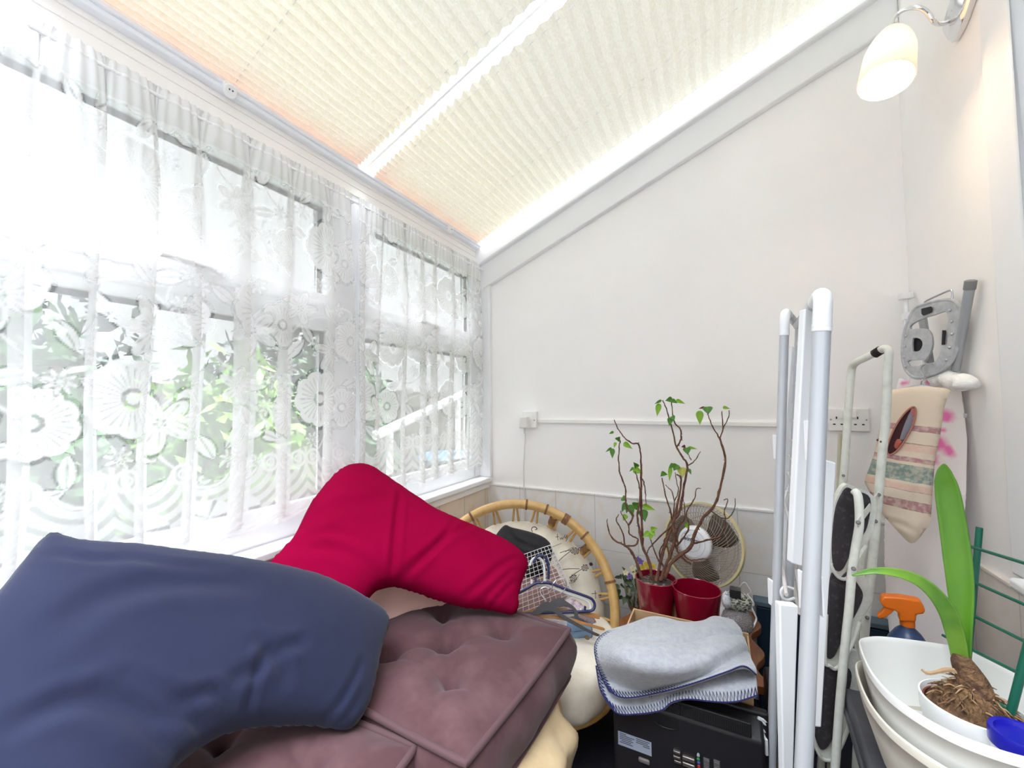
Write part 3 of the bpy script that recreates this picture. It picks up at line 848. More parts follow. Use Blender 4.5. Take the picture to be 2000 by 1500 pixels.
b = MB(); b.tube([ringp(a) for a in angs], .0205, 14); rim = b.build('back_rim', CANE, chair)
b = MB(); b.tube([ringp(a, RR*.80, -.10) for a in angs], .014, 12); b.build('inner_hoop', CANE, chair)
for i in range(17):
    a = A0+.12+(A1-A0-.24)*i/16
    for s in (-1, 1):
        b = MB(); b.tube([ringp(a+s*.012, RR*.99, -.005), ringp(a+s*.050, RR*.805, -.10)], .0056, 8); b.build('strut', CANE, chair)
for a in (PI*.5-.12, .72, .98, 1.22, .20, 2.1, 2.6):
    b = MB(); t = np.array([-math.sin(a)*e1[k]+math.cos(a)*e2[k] for k in range(3)])
    for k in range(-3 if a in (.98,) else -1, 3 if a in (.98,) else 1):
        c = ringp(a+k*.011); rad = (c-RC)/np.linalg.norm(c-RC)
        b.tube([c+(rad*math.cos(q)+rn*math.sin(q))*.0225 for q in np.linspace(0, 2*PI, 16, endpoint=False)], .0026, 6, closed=True)
    b.build('binding', CANE_D, rim)
for a in (1.10, .60, 2.2):
    b = MB(); b.tube([ringp(a, RR*.995, -.008), ringp(a, RR*.93, -.05), ringp(a, RR*.80, -.11)], .015, 10); b.build('upright', CANE, chair)
    b = MB(); p0_, p1_ = ringp(a, RR*.975, -.018), ringp(a, RR*.92, -.055)
    for k in range(6):
        c = p0_+(p1_-p0_)*k/5; b.tube([c+(e1*math.cos(q)+e2*math.sin(q))*.0165 for q in np.linspace(0, 2*PI, 14, endpoint=False)], .0032, 6, closed=True)
    b.build('binding', CANE_D, chair)
# seat ring and legs
SCN = np.array((-.70, 1.43, 0.0)); 
b = MB(); b.tube([SCN+np.array((.335*math.cos(a), .26*math.sin(a), .185)) for a in np.linspace(0, 2*PI, 56, endpoint=False)], .017, 10, closed=True); b.build('seat_hoop', CANE, chair)
b = MB(); b.tube([SCN+np.array((-.06+.24*math.cos(a), .06+.20*math.sin(a), .018)) for a in np.linspace(0, 2*PI, 56, endpoint=False)], .016, 10, closed=True); b.build('base_hoop', CANE, chair)
for a in (.6, 2.3, 3.9, 5.5):
    b = MB(); b.tube([SCN+np.array((-.06+.24*math.cos(a), .06+.20*math.sin(a), .018)), SCN+np.array((.335*math.cos(a), .26*math.sin(a), .185))], .014, 10); b.build('leg', CANE, chair)
for a in (A0+.02, A1-.02):
    b = MB(); p = ringp(a); b.tube(crom([p, p+np.array((0, -.05, -.06)), np.array((p[0], SCN[1]+.05, .19))], 6), .018, 12); b.build('arm', CANE, chair)
# back cushion: padded disc in the hoop, quilted to the rim
def disc_cushion():
    b = MB(); n1_, n2 = 120, 26; rows = []; R_ = RR*.885
    for k in range(n2):
        t = k/(n2-1); row = []
        for j in range(n1_):
            a = 2*PI*j/n1_
            if t < .62: r = R_*(t/.62); pr_ = (t/.62)
            else: r = R_; pr_ = 1
            q = pr_
            pad = .085*(1-(max(q-.55, 0)/.45)**2.6)-.016*math.exp(-((q-.62)/.09)**2)*(.6+.4*math.cos(6*a))
            pad += .005*math.sin(a*15+2*q)*q*q+.003*math.sin(31*a+3*q)*q**3
            pad -= .018*math.exp(-(math.sin(3*a+.4)/.13)**2)*q*(1-q*.25)
            if t > .62: s = (t-.62)/.38; pad = .0-.085*s; r = R_*(1+.03*math.sin(s*PI)+.006*math.sin(a*24)*math.sin(s*PI)) if s < 1 else R_*.9
            row.append(RC+e1*.012-e2*.020+(e1*math.cos(a)+e2*math.sin(a))*r+rn*(-.085+pad+.02))
        for q_ in row: q_[0] = max(q_[0], -1.12)
        rows.append(row+[row[0]])
    b.grid(np.array(rows)); return b
bc = disc_cushion().build('back_cushion', CALICO, chair, smooth=80)
b = MB(); n1_ = 90; rows = []
for k in range(15):
    t = PI*(k/14-.5); row = []
    for j in range(n1_):
        a = 2*PI*j/n1_; p = 3.0; ca, sa = math.cos(a), math.sin(a); rad = 1/((abs(ca)**p+abs(sa)**p)**(1/p)); rr = abs(math.cos(t))**.5
        f = 1+.012*math.sin(a*22+3*math.sin(t))*rr
        row.append(SCN+np.array((rad*ca*.355*f*(.82+.18*rr) if k not in (0, 14) else 0, rad*sa*.275*f*(.82+.18*rr) if k not in (0, 14) else 0, .265+.068*math.sin(t)+(.012 if k > 7 else 0)*rr)))
    rows.append(row+[row[0]])
b.grid(np.array(rows)); b.build('seat_cushion', CALICO, chair, smooth=80)
# line drawings printed on the back cushion: script, seed heads, initials
def on_cushion(q): return rpl(q, -.040)
def script(paths, r=.0011, name='print'):
    b = MB()
    for pth in paths: b.tube(crom([on_cushion(q) for q in pth], 4), r, 5)
    b.build(name, INK, bc)
def cz(x, y): return (1000+x/5.77, 1000+y/5.77)
script([[cz(510,245),cz(512,290),cz(520,320)], [cz(488,282),cz(530,276)], [cz(540,290),cz(548,310),cz(560,288),cz(568,308),cz(582,280)], [cz(600,255),cz(590,280),cz(608,285),cz(614,262)], [cz(618,255),cz(622,300),cz(605,330)]])
script([[cz(935,885),cz(940,930),cz(942,975)], [cz(895,920),cz(955,915)], [cz(975,930),cz(982,948),cz(990,930),cz(996,948),cz(1003,925)], [cz(978,962),cz(1002,958)]])
for (hx, hy, L, ang) in ((712, 440, 48, -.1), (822, 628, 40, -.7), (690, 745, 45, -.6), (890, 588, 18, -.8)):
    pth = []
    for k in range(7):
        u = k/6*2-1; w_ = 38*math.sqrt(max(1-u*u, 0))*(.9 if L > 30 else .45)
        c_, s_ = math.cos(ang), math.sin(ang)
        for sgn in ((1, -1) if k % 2 else (-1, 1)):
            px, py = u*L, sgn*w_*.9; pth.append(cz(hx+px*c_-py*s_, hy+px*s_+py*c_))
    script([pth], .0014, 'seed_head_print')
script([[cz(510,570),cz(570,510),cz(640,455),cz(670,430)], [cz(540,460),cz(600,440),cz(670,425)], [cz(750,405),cz(810,395)], [cz(650,745),cz(700,700),cz(760,660),cz(790,640)], [cz(560,650),cz(640,640),cz(760,640)]], .0013)
script([[cz(430,400),cz(500,375),cz(560,352)], [cz(600,450),cz(660,410),cz(700,395)], [cz(640,800),cz(700,790),cz(760,700)]], .0008)

# ---------------------------------------------------------------- things heaped on the chair
def pc(x, y, off): return rpl((1000+x/5.77, 1000+y/5.77), off)
BLK = mat('black_cloth', (26, 25, 28), .85, (40, 38, 42), 20, bump=(40, .3, .003))
bo = [rpl(q, -.10) for q in ((962,1075),(966,1050),(985,1026),(1000,1030),(1040,1040),(1066,1052),(1078,1070),(1075,1100),(1060,1125),(1030,1130),(1000,1125),(975,1105))]
b = inflate(bo, rn, .045, .035, step=.009, folds=[([rpl(q, -.10) for q in ((990,1035),(1010,1060),(1050,1075))], .010, .008), ([rpl(q, -.10) for q in ((975,1060),(1010,1085),(1050,1090))], .012, .006)], wrinkle=.003)
og = tag(b.build('folded_garment', BLK, smooth=80), 'folded black garment at the top of the rattan chair behind the wire basket', 'garment')
b = MB(); b.tube(crom([pc(232,222,-.13), pc(220,200,-.13), pc(232,172,-.13), pc(262,170,-.13), pc(282,190,-.13), pc(262,200,-.13)], 6), .0016, 6); b.build('hook', BLK, og)

# wire basket on its side
WIRE = mat('white_coated_wire', (226, 220, 222), .35)
BN = rn
def bq(u, v, d=0.0):
    """u across, v down the basket face, d towards the back"""
    tl, tr, br_, bl = (np.array(rpl(q, -.145)) for q in ((1003,1090),(1076,1064),(1122,1166),(1000,1212)))
    p = (tl*(1-u)+tr*u)*(1-v)+(bl*(1-u)+br_*u)*v
    return p-BN*d*.085
bk = thing('wire_basket', bq(.5, 1.0), 'white wire basket lying on the rattan chair in front of the black garment', 'basket')
b = MB()
for i in range(12): b.tube([bq(i/11, 0), bq(i/11, 1)], .0011, 5); b.tube([bq(i/11, 0), bq(i/11, 0, 1)], .0011, 5)
for i in range(15): b.tube([bq(0, i/14), bq(1, i/14)], .0011, 5); b.tube([bq(1, i/14), bq(1.0, i/14, 1)], .0011, 5)
for i in range(1, 3): b.tube([bq(0, 0, i/3), bq(1, 0, i/3), bq(1, 1, i/3)], .0011, 5)
b.build('wire_mesh', WIRE, bk)
b = MB(); b.tube([bq(0, 0, 1), bq(1.05, 0, 1), bq(1.05, 1, 1), bq(0, 1, 1)], .0024, 7, closed=True); b.tube([bq(0, .0), bq(1, 0), bq(1, 1), bq(0, 1)], .0022, 7, closed=True); b.build('rim', WIRE, bk)
PKC = mat('dusty_pink_cloth', (196, 158, 150), .9, (170, 130, 124), 14)
b = inflate([bq(u, v, .55) for u, v in ((.02, .30), (.5, .28), (.85, .34), (.95, .6), (.92, .95), (.5, .97), (.03, .95))], rn, .018, .018, step=.010, wrinkle=.004)
tag(b.build('folded_cloth', PKC, smooth=80), 'dusty pink cloth bundled inside the wire basket', 'cloth')

# hangers
PL_BLUE = mat('navy_plastic', (38, 44, 96), .3); PL_WHITE = mat('white_plastic', (232, 230, 226), .35)
PL_GREY = mat('charcoal_plastic', (66, 64, 66), .38); WOODH = mat('varnished_beech', (196, 138, 72), .35, (176, 116, 54), 18, stretch=(1, 1, 6)); STEEL = mat('bright_steel', (205, 205, 208), .22, metal=1.0)
def tube_hanger(m, off, dx, dy, label):
    r = thing('clothes_hanger', pc(560+dx, 1120+dy, off), label, 'clothes hanger', None)
    q = lambda pts: crom([pc(x+dx, y+dy, off) for x, y in pts], 6)
    b = MB(); b.tube(q([(412,772),(410,620),(392,535),(345,492),(285,500),(252,550)]), .0046, 10); b.tube(q([(252,550),(248,580)]), .0046, 8); b.tube(q([(272,800),(266,770),(264,735)]), .0046, 8); b.build('hook', m, r)
    b = MB(); b.tube(crom([pc(x+dx, y+dy, off) for x, y in [(75,915),(160,865),(270,803),(330,798),(410,800),(470,815),(640,882),(860,960),(915,1000),(932,1050),(918,1095),(880,1115),(800,1122),(560,1130),(300,1140),(60,1150)]], 6), .0050, 10); b.build('frame', m, r)
    b = MB(); b.tube([pc(820+dx,1112+dy,off), pc(822+dx,1075+dy,off), pc(830+dx,1062+dy,off)], .0042, 8); b.build('strap_peg', m, r)
tube_hanger(PL_BLUE, -.205, 0, 0, 'navy blue tubular plastic clothes hanger leaning on the wire basket')
tube_hanger(PL_WHITE, -.190, -45, 25, 'white tubular plastic clothes hanger just behind the navy one')
def flat_hanger(m, off, poly, hook, label, th=.006):
    r = thing('clothes_hanger', pc(poly[0][0], poly[0][1], off), label, 'clothes hanger', None)
    b = MB(); p = crom([pc(x, y, off) for x, y in poly], 4, closed=True); b.prism(p, -rn*th); b.build('shoulder_bar', m, r, bevel=.0015)
    if hook:
        b = MB(); b.tube(crom([pc(x, y, off) for x, y in hook], 6), .0015, 6); b.build('hook', STEEL, r)
flat_hanger(WOODH, -.195, [(60,1140),(230,1095),(420,1078),(600,1090),(760,1120),(960,1150),(990,1195),(960,1205),(780,1160),(560,1130),(400,1120),(230,1130),(70,1160)], [(410,1085),(385,1000),(330,930),(322,870),(370,845),(420,860)], 'wooden clothes hanger behind the navy hanger on the rattan chair', .010)
flat_hanger(WOODH, -.225, [(40,1165),(250,1158),(480,1165),(640,1190),(760,1222),(900,1265),(1035,1305),(1030,1335),(900,1300),(740,1258),(480,1205),(250,1200),(40,1205)], None, 'wooden clothes hanger lowest of the hangers on the rattan chair', .010)
flat_hanger(PL_GREY, -.215, [(425,1015),(500,975),(560,968),(610,1005),(690,1058),(742,1125),(752,1185),(815,1222),(765,1225),(712,1190),(692,1110),(650,1082),(590,1062),(530,1075),(470,1050)], [(548,970),(555,915),(602,860),(608,790),(562,755),(500,765),(468,805)], 'small charcoal plastic clothes hanger behind the larger charcoal one')
flat_hanger(PL_GREY, -.245, [(190,1160),(280,1085),(330,1030),(400,1012),(465,1030),(512,1080),(575,1150),(700,1228),(850,1315),(995,1385),(960,1402),(840,1348),(680,1265),(560,1195),(480,1140),(420,1122),(360,1128),(290,1160)], [(395,1018),(398,940),(440,880),(457,820),(430,772),(380,765),(335,802)], 'large charcoal plastic clothes hanger in front on the rattan chair')
# folded linen
LBLUE = mat('pale_blue_towel', (150, 184, 222), .95, bump=(300, .4, .003)); LWHITE = mat('white_linen', (228, 226, 230), .9, (214, 212, 220), 30); LPINK = mat('pink_print_linen', (226, 208, 214), .9, (190, 160, 176), 60, .52, .6)
def folded(label, m, quad, h, name='folded_towel', layers=2):
    r = thing(name, np.mean(quad, axis=0), label, 'towel' if 'towel' in name else 'cloth')
    q = np.array(quad, float); up = np.array((0, 0, 1.0))
    for l in range(layers):
        b = MB(); hh = h/layers; rows = []
        for k in range(9):
            t = PI*(k/8-.5); s = .94+.06*math.cos(t) if 0 < k < 8 else .80
            c = q.mean(0); pts = resample(q, 60, closed=True)
            pts = crom(pts, 1, closed=True)
            row = [c+(p-c)*s*(1+.01*math.sin(i*.9+l*2))+up*(hh*(l+.5)+hh*.5*math.sin(t)+.002*math.sin(i*.5+l)) for i, p in enumerate(pts)]
            rows.append(row+[row[0]])
        for end in (0, -1):
            c = np.mean(rows[end][:-1], axis=0); rows.insert(0 if end == 0 else len(rows), [c]*len(rows[0]))
        b.grid(np.array(rows)); b.build('fold', m, r, smooth=70)
    return r
def zq(pts, z): return [P(1000+x/5.77, 1000+y/5.77, Z=z) for x, y in pts]
tw = folded('pale blue folded towel on the seat of the rattan chair', LBLUE, zq([(560,1425),(900,1430),(915,1385),(820,1330),(560,1330)], .335), .052)
b = MB(); c = P(1000+858/5.77, 1000+1395/5.77, Z=.365); b.ball(c+np.array((0, -.012, 0)), (.010, .004, .008), 10); b.build('embroidered_motif', mat('ochre_thread', (150, 128, 96), .9), tw)
folded('white folded linen under the hangers on the rattan chair', LWHITE, zq([(180,1290),(620,1300),(640,1250),(500,1215),(180,1215)], .375), .018, 'folded_linen', 1)
b = inflate([pc(x, y, -.155) for x, y in ((600,1000),(640,972),(720,990),(800,1050),(850,1110),(935,1210),(940,1255),(850,1245),(740,1200),(660,1130),(610,1060))], rn, .02, .02, step=.009, wrinkle=.003)
tag(b.build('folded_linen', LPINK, smooth=80), 'pink and white printed linen behind the charcoal hangers on the rattan chair', 'cloth')

# plug, cable, socket, trunking on the end wall
SOCK = mat('white_socket_plastic', (240, 238, 234), .3)
def socket(name, x0, x1, z0, z1, label, th=.030):
    r = thing(name, ((x0+x1)/2, 1.95-th, z0), label, 'socket')
    b = MB(); b.box((x0, 1.95-th, z0), (x1, 1.95, z1)); b.build('faceplate', SOCK, r, bevel=.004)
    return r
x0, x1 = P(1020, 820, Y=1.92)[0], P(1047, 820, Y=1.92)[0]
z1, z0 = P(1035, 803.5, Y=1.92)[2], P(1035, 836, Y=1.92)[2]
s1 = socket('wall_socket', x0, x1, z0, z1, 'single white wall socket near the window corner, with a plug in it')
b = MB(); b.box((x0+.052, 1.916, z0+.046), (x0+.062, 1.922, z0+.068)); b.build('switch', SOCK, s1, bevel=.001)
b = MB(); b.ball(((x1-.010), 1.9205, z0+.040), .003, 8); b.build('screw', mat('dark_screw', (70, 66, 64), .4), s1)
pg = thing('plug', (x0+.022, 1.895, z0+.004), 'white mains plug with a hanging white cable in the single socket', 'plug')
b = MB(); cx_ = x0+.022; zc = z0+.030
b.hexa([(cx_-.026, 1.885, zc-.030), (cx_+.026, 1.885, zc-.030), (cx_+.026, 1.919, zc-.030), (cx_-.026, 1.919, zc-.030), (cx_-.020, 1.882, zc+.028), (cx_+.020, 1.882, zc+.028), (cx_+.020, 1.919, zc+.028), (cx_-.020, 1.919, zc+.028)]); b.build('plug_body', PL_WHITE, pg, bevel=.006)
b = MB()
for k in range(4): b.lathe([(0, 0), (.0068-.0007*k, 0), (.0068-.0007*k, .004), (0, .004)], (cx_, 1.90, zc-.0345-.0055*k), n=14)
b.tube([(cx_, 1.90, zc-.03), (cx_, 1.90, zc-.055)], .0042, 8); b.build('strain_relief', PL_WHITE, pg)
b = MB(); pts = [(cx_, 1.90, zc-.055)]+[tuple(P(x, y, Y=1.935)) for x, y in ((1026,850),(1024.5,880),(1023,905),(1023,940),(1024,980),(1024.5,1005),(1025,1040),(1030,1090))]
b.tube(crom(pts, 8), .0034, 8); b.build('cable', PL_WHITE, pg)
x2, x3 = P(1616, 820, Y=1.94)[0], P(1699, 820, Y=1.94)[0]; z3, z2 = P(1655, 797, Y=1.94)[2], P(1655, 842.5, Y=1.94)[2]
s2 = socket('double_socket', x2, x3, z2, z3, 'double white wall socket on the end wall behind the stepladder', .012)
HOLE = mat('socket_hole', (40, 32, 32), .7)
wS = x3-x2; hS = z3-z2
for cx2, swx in ((x2+wS*.25, x2+wS*.37), (x3-wS*.25, x3-wS*.37)):
    b = MB(); b.box((swx-.007, 1.932, z2+hS*.58), (swx+.007, 1.939, z2+hS*.86)); b.build('switch', SOCK, s2, bevel=.001)
    for (dx, zf, ww, hh) in ((-.004, .58, .004, .0085), (-.0115, .30, .0075, .0045), (.0115, .30, .0075, .0045)):
        b = MB(); b.box((cx2+dx-ww/2, 1.9372, z2+hS*zf-hh/2), (cx2+dx+ww/2, 1.9392, z2+hS*zf+hh/2)); b.build('pin_slot', HOLE, s2)
for xx in (x2+.010, x3-.010):
    b = MB(); b.ball((xx, 1.938, z2+hS*.5), .003, 8); b.build('screw', STEEL, s2)
za, zb_ = P(1300, 822, Y=1.94)[2], P(1300, 830, Y=1.94)[2]
b = MB(); b.box((x1+.002, 1.936, zb_), (x2-.002, 1.95, za)); tag(b.build('cable_trunking', SOCK, bevel=.002), 'narrow white cable trunking running between the two wall sockets', 'cable trunking')
# ================================================================ table, pots, fan, solar light
TWOOD = mat('carved_brown_wood', (150, 88, 44), .4, (112, 62, 30), 10, .35, .7, stretch=(6, 1, 1), coat=.3)
# scalloped little table
def table():
    tz = .375
    x0, x1, y0, y1 = -.36, P(1490, 1275, Z=tz)[0], 1.395, 1.86
    r = thing('side_table', ((x0+x1)/2, (y0+y1)/2, 0), 'small carved brown wooden table with scalloped edges holding the red pots', 'table')
    N = 44; side = []
    def wave(t): return .016*math.cos(t*PI*2*2.5)-.012*math.sin(t*PI)
    poly = [(x1+wave(t)*1.0, y0+(y1-y0)*t) for t in np.linspace(0, 1, N)]+[(x1+(x0-x1)*t, y1+wave(t)*.5) for t in np.linspace(0, 1, N)]
    poly += [(x0-wave(1-t), y1+(y0-y1)*t) for t in np.linspace(0, 1, N)]+[(x0+(x1-x0)*t, y0-wave(t)*.35) for t in np.linspace(0, 1, N)]
    q = []
    for p in poly:
        if not q or math.hypot(p[0]-q[-1][0], p[1]-q[-1][1]) > 1e-4: q.append(p)
    if math.hypot(q[0][0]-q[-1][0], q[0][1]-q[-1][1]) < 1e-4: q.pop()
    b = MB(); b.prism([(x, y, tz-.024) for x, y in q], (0, 0, .024)); b.build('table_top', TWOOD, r, bevel=.004)
    for lx in (x0+.06, x1-.07):
        for ly in (y0+.07, y1-.07):
            b = MB(); b.lathe([(.016, 0), (.02, .01), (.014, .05), (.018, .16), (.024, .20), (.016, .24), (.022, .33), (.022, tz-.024)], (lx, ly, 0), n=16); b.build('leg', TWOOD, r)
    b = MB(); b.box((x0+.06, y0+.06, .29), (x1-.07, y0+.075, tz-.024)); b.box((x0+.06, y1-.075, .29), (x1-.07, y1-.06, tz-.024)); b.build('apron', TWOOD, r, bevel=.003)
    return tz
TZ = table()
REDP = mat('red_glazed_ceramic', (150, 6, 42), .18, (138, 4, 36), 5, coat=.5)
SOIL = mat('dry_soil', (74, 60, 52), .95, (150, 140, 130), 60, .5, .62, bump=(80, 1, .01))
def pot(cx, cy, z0, r_top, r_bot, h, label, lean=(0, 0, 1)):
    r = thing('plant_pot', (cx, cy, z0), label, 'plant pot', None)
    b = MB(); b.lathe([(0, 0), (r_bot-.003, 0), (r_bot, .004), (r_top, h-.004), (r_top+.0005, h), (r_top-.002, h+.0015), (r_top-.0045, h), (r_top-.006, h-.01), (r_bot-.004, .012), (0, .010)], (cx, cy, z0), lean, 48); b.build('pot_wall', REDP, r, smooth=50)
    return r
c1 = P(1281, 1128, Y=1.60); c2 = P(1360, 1148, Y=1.575)
h1 = c1[2]-TZ; h2 = c2[2]-TZ
p1_ = pot(c1[0], c1[1], TZ, .073, .055, h1, 'red ceramic pot holding the straggly bare-stemmed plant')
pot(c2[0], c2[1], TZ, .079, .058, h2, 'empty red ceramic pot beside the planted one')
b = MB(); b.lathe([(0, -.02), (.064, -.02), (.064, .0), (.05, .004), (0, .006)], (c1[0], c1[1], TZ+h1-.018), n=32); b.build('soil', SOIL, p1_)

# ---------------------------------------------------------------- the plant: stems traced as bending canes
BARK = mat('brown_twig_bark', (132, 92, 68), .8, (96, 56, 46), 60, .4, .62, bump=(150, .8, .003))
GREENT = mat('green_young_stem', (112, 112, 58), .7, (110, 80, 56), 50, .4, .6)
LEAFG = mat('fresh_green_leaf', (92, 150, 40), .45, (52, 112, 34), 12, .4, .6, trans=.0); LEAFL = mat('lime_leaf', (150, 196, 50), .45, (128, 180, 40), 12); LEAFY = mat('yellowing_leaf', (206, 200, 100), .5, (176, 186, 70), 40); LEAFR = mat('young_red_leaf', (120, 40, 44), .5)
def A5(x, y): return (1140+x/3.0, 760+y/3.0)
def A6(x, y): return (1220+x/6.25, 780+y/6.25)
plant = thing('straggly_plant', (c1[0], c1[1], TZ+h1-.02), 'tall straggly plant with bare twisting brown stems and a few green leaves', 'plant')
ys = 1.60
BR = [  # (pixel path from the soil upwards, radius start, end, depth drift)
 ([A5(345,1115),A5(320,1050),A5(300,990),A5(265,935),A5(240,915)], .0060, .0045, .00), ([A5(240,915),A5(170,875),A5(140,800),A5(138,760)], .0040, .0012, -.03),
 ([A5(240,915),A5(232,850),A5(200,790),A5(192,760),A5(205,730)], .0035, .0014, .02), ([A5(240,918),A5(300,915),A5(318,880),A5(270,850),A5(262,800),A5(232,750),A5(215,715)], .0036, .0016, .02),
 ([A5(262,800),A5(290,740),A5(255,700),A5(245,640),A5(242,570),A5(210,480),A5(205,400),A5(208,340),A5(215,300)], .0040, .0020, .02),
 ([A5(405,1130),A5(385,1020),A5(345,920),A5(330,840),A5(315,740),A5(330,640),A5(325,560),A5(300,480)], .0062, .0022, .03),
 ([A5(345,920),A5(340,800),A5(336,650),A5(337,520),A5(335,400),A5(322,325),A5(285,318),A5(240,285),A5(200,230),A5(180,180)], .0050, .0016, .03),
 ([A5(337,520),A5(352,545),A5(362,620),A5(368,680)], .0026, .0016, .03),
 ([A5(425,1125),A5(450,1010),A5(480,900),A5(520,800),A5(545,700),A5(565,600),A5(570,520),A5(545,500)], .0064, .0026, .05),
 ([A5(450,1125),A5(480,1040),A5(530,900),A5(525,780),A5(560,720),A5(590,560),A5(607,450),A5(580,400),A5(545,340),A5(520,240),A5(490,130),A5(462,65)], .0066, .0018, .06),
 ([A5(607,450),A5(650,420),A5(685,366)], .0026, .0012, .06), ([A5(630,415),A5(612,380),A5(600,355)], .0018, .0012, .06), ([A5(545,340),A5(570,290),A5(565,235),A5(530,190),A5(515,90),A5(516,70)], .0034, .0016, .07),
 ([A5(520,790),A5(510,720),A5(480,620),A5(460,520)], .0036, .0018, .04), ([A5(525,770),A5(530,660),A5(515,600),A5(480,560)], .0024, .0012, .06), ([A5(530,660),A5(555,600),A5(545,545),A5(535,490)], .0022, .0012, .06),
 ([A5(470,1110),A5(520,1010),A5(620,930),A5(650,850),A5(700,755),A5(760,690),A5(800,580),A5(830,420),A5(800,300),A5(795,285)], .0070, .0030, .08),
 ([A5(795,285),A5(755,220),A5(725,145)], .0026, .0016, .08), ([A5(797,285),A5(815,230),A5(808,130)], .0024, .0016, .08), ([A5(815,232),A5(845,175),A5(853,125)], .0022, .0014, .08),
 ([A5(640,905),A5(740,880),A5(805,860),A5(830,780),A5(825,720),A5(845,650),A5(820,650)], .0034, .0012, .07), ([A5(750,715),A5(800,750),A5(850,755),A5(885,700),A5(885,640)], .0026, .0012, .08),
 ([A5(545,920),A5(600,850),A5(615,800),A5(605,720),A5(650,640),A5(660,585),A5(685,583)], .0034, .0012, .05), ([A5(530,880),A5(545,940),A5(580,990),A5(630,1025)], .0044, .0030, .02), ([A5(590,970),A5(620,1000),A5(690,998),A5(750,992)], .0030, .0016, .0),
 ([A5(520,800),A5(450,860),A5(385,930),A5(372,965)], .0034, .0018, .02), ([A5(440,1010),A5(415,950),A5(395,890),A5(385,850)], .0030, .0016, .0), ([A5(470,1050),A5(445,960),A5(480,880),A5(500,820)], .0030, .0018, .03),
 ([A5(545,820),A5(590,760),A5(590,680),A5(582,640)], .0024, .0012, .06), ([A5(500,990),A5(490,930),A5(470,890),A5(500,850)], .0024, .0014, .03), ([A5(555,905),A5(540,850),A5(570,780)], .0040, .0026, .04)]
rs = np.random.RandomState(4)
for k, (pth, ra, rb, dr) in enumerate(BR):
    n = len(pth); pts = []
    for i, q in enumerate(pth): pts.append(P(q[0], q[1], Y=ys+dr*(1 if k not in (0, 5, 8, 9, 16) else i/(n-1))))
    c = crom(pts, 5); m_ = len(c); rad = np.linspace(ra, rb, m_)*(1+.18*rs.uniform(-1, 1, m_))
    c = c+rs.uniform(-.0012, .0012, c.shape)
    b = MB(); b.tube(c, rad, 7)
    for i in range(2, m_-1, 3):
        if rs.rand() < .5:
            d = rs.uniform(-1, 1, 3); d /= np.linalg.norm(d); b.tube([c[i], c[i]+d*rad[i]*2.4], [rad[i]*.5, rad[i]*.25], 5)
    b.build('stem', BARK if rb > .0015 or k % 3 else GREENT, plant, smooth=80)
def leaf_mb(base, tip, width, cup=.15, roll=0.0):
    base, tip = np.array(base), np.array(tip); ax = tip-base; L = np.linalg.norm(ax); ax /= L
    v = CAM-base; v /= np.linalg.norm(v); sd = np.cross(ax, v); sd /= np.linalg.norm(sd); nm = np.cross(sd, ax)
    sd = sd*math.cos(roll)+nm*math.sin(roll); nm = np.cross(sd, ax)
    g = []
    for i in range(11):
        t = i/10; w_ = width*(math.sin(PI*min(t*1.02+.02, 1)**.62))*(1-t*.1) if t < 1 else 0
        row = []
        for j in range(-4, 5):
            s = j/4; row.append(base+ax*L*t+sd*w_*s*.5+nm*(abs(s)**1.4*w_*cup-.12*L*t*t))
        g.append(row)
    b = MB(); b.grid(np.array(g)); return b
def leaf(tx, ty, bx, by, wpx, m, dr=.05, roll=0.0):
    """leaf from its stalk end (bx,by) to its tip (tx,ty)"""
    a = P(*A6(bx, by), Y=ys+dr); t = P(*A6(tx, ty), Y=ys+dr-.02)
    s = np.linalg.norm(t-a)/max(math.hypot(tx-bx, ty-by), 1)
    leaf_mb(a, t, wpx*s, .16, roll).build('leaf', m, plant, smooth=80, solid=.0005)
for q in ((395,205,420,52,66,LEAFL), (365,55,450,10,30,LEAFG), (500,15,580,-5,60,LEAFG), (640,45,575,5,40,LEAFG), (735,52,630,8,42,LEAFL), (545,320,560,225,60,LEAFG), (605,255,580,205,40,LEAFG), (920,310,915,140,84,LEAFL), (1020,180,1010,90,95,LEAFG), (908,112,975,95,22,LEAFR),
          (1280,112,1200,95,34,LEAFL), (770,672,755,590,78,LEAFG), (880,605,775,585,30,LEAFL), (695,580,740,572,24,LEAFR), (705,955,700,830,108,LEAFY), (545,1000,560,825,52,LEAFL), (600,868,640,795,80,LEAFG), (540,835,600,795,50,LEAFG), (810,915,785,850,30,LEAFG), (440,940,490,890,52,LEAFG), (520,918,470,905,30,LEAFG),
          (215,895,110,850,80,LEAFL), (110,770,160,830,50,LEAFG), (60,880,110,830,26,LEAFG), (90,600,-10,530,60,LEAFL), (-150,720,-150,600,60,LEAFG), (-235,645,-160,590,26,LEAFG), (-130,590,-110,525,30,LEAFL), (-60,460,-90,500,40,LEAFG), (-190,420,-135,395,26,LEAFG),
          (95,1440,70,1285,88,LEAFG), (20,1390,50,1290,70,LEAFG), (190,1270,110,1310,70,LEAFG), (370,1350,220,1295,66,LEAFL), (250,1495,220,1345,118,LEAFG), (-40,1380,20,1260,66,LEAFG), (-20,1480,20,1410,60,LEAFL), (20,1230,-30,1200,50,LEAFG)):
    leaf(*q)
for q in ((345,870,385,835), (390,885,395,838), (418,860,395,830), (430,815,395,822), (590,795,612,800)):
    a = P(*A5(q[2], q[3]), Y=ys); t = P(*A5(q[0], q[1]), Y=ys-.015); leaf_mb(a, t, .020, .15).build('leaf', LEAFL, plant, smooth=80, solid=.0005)

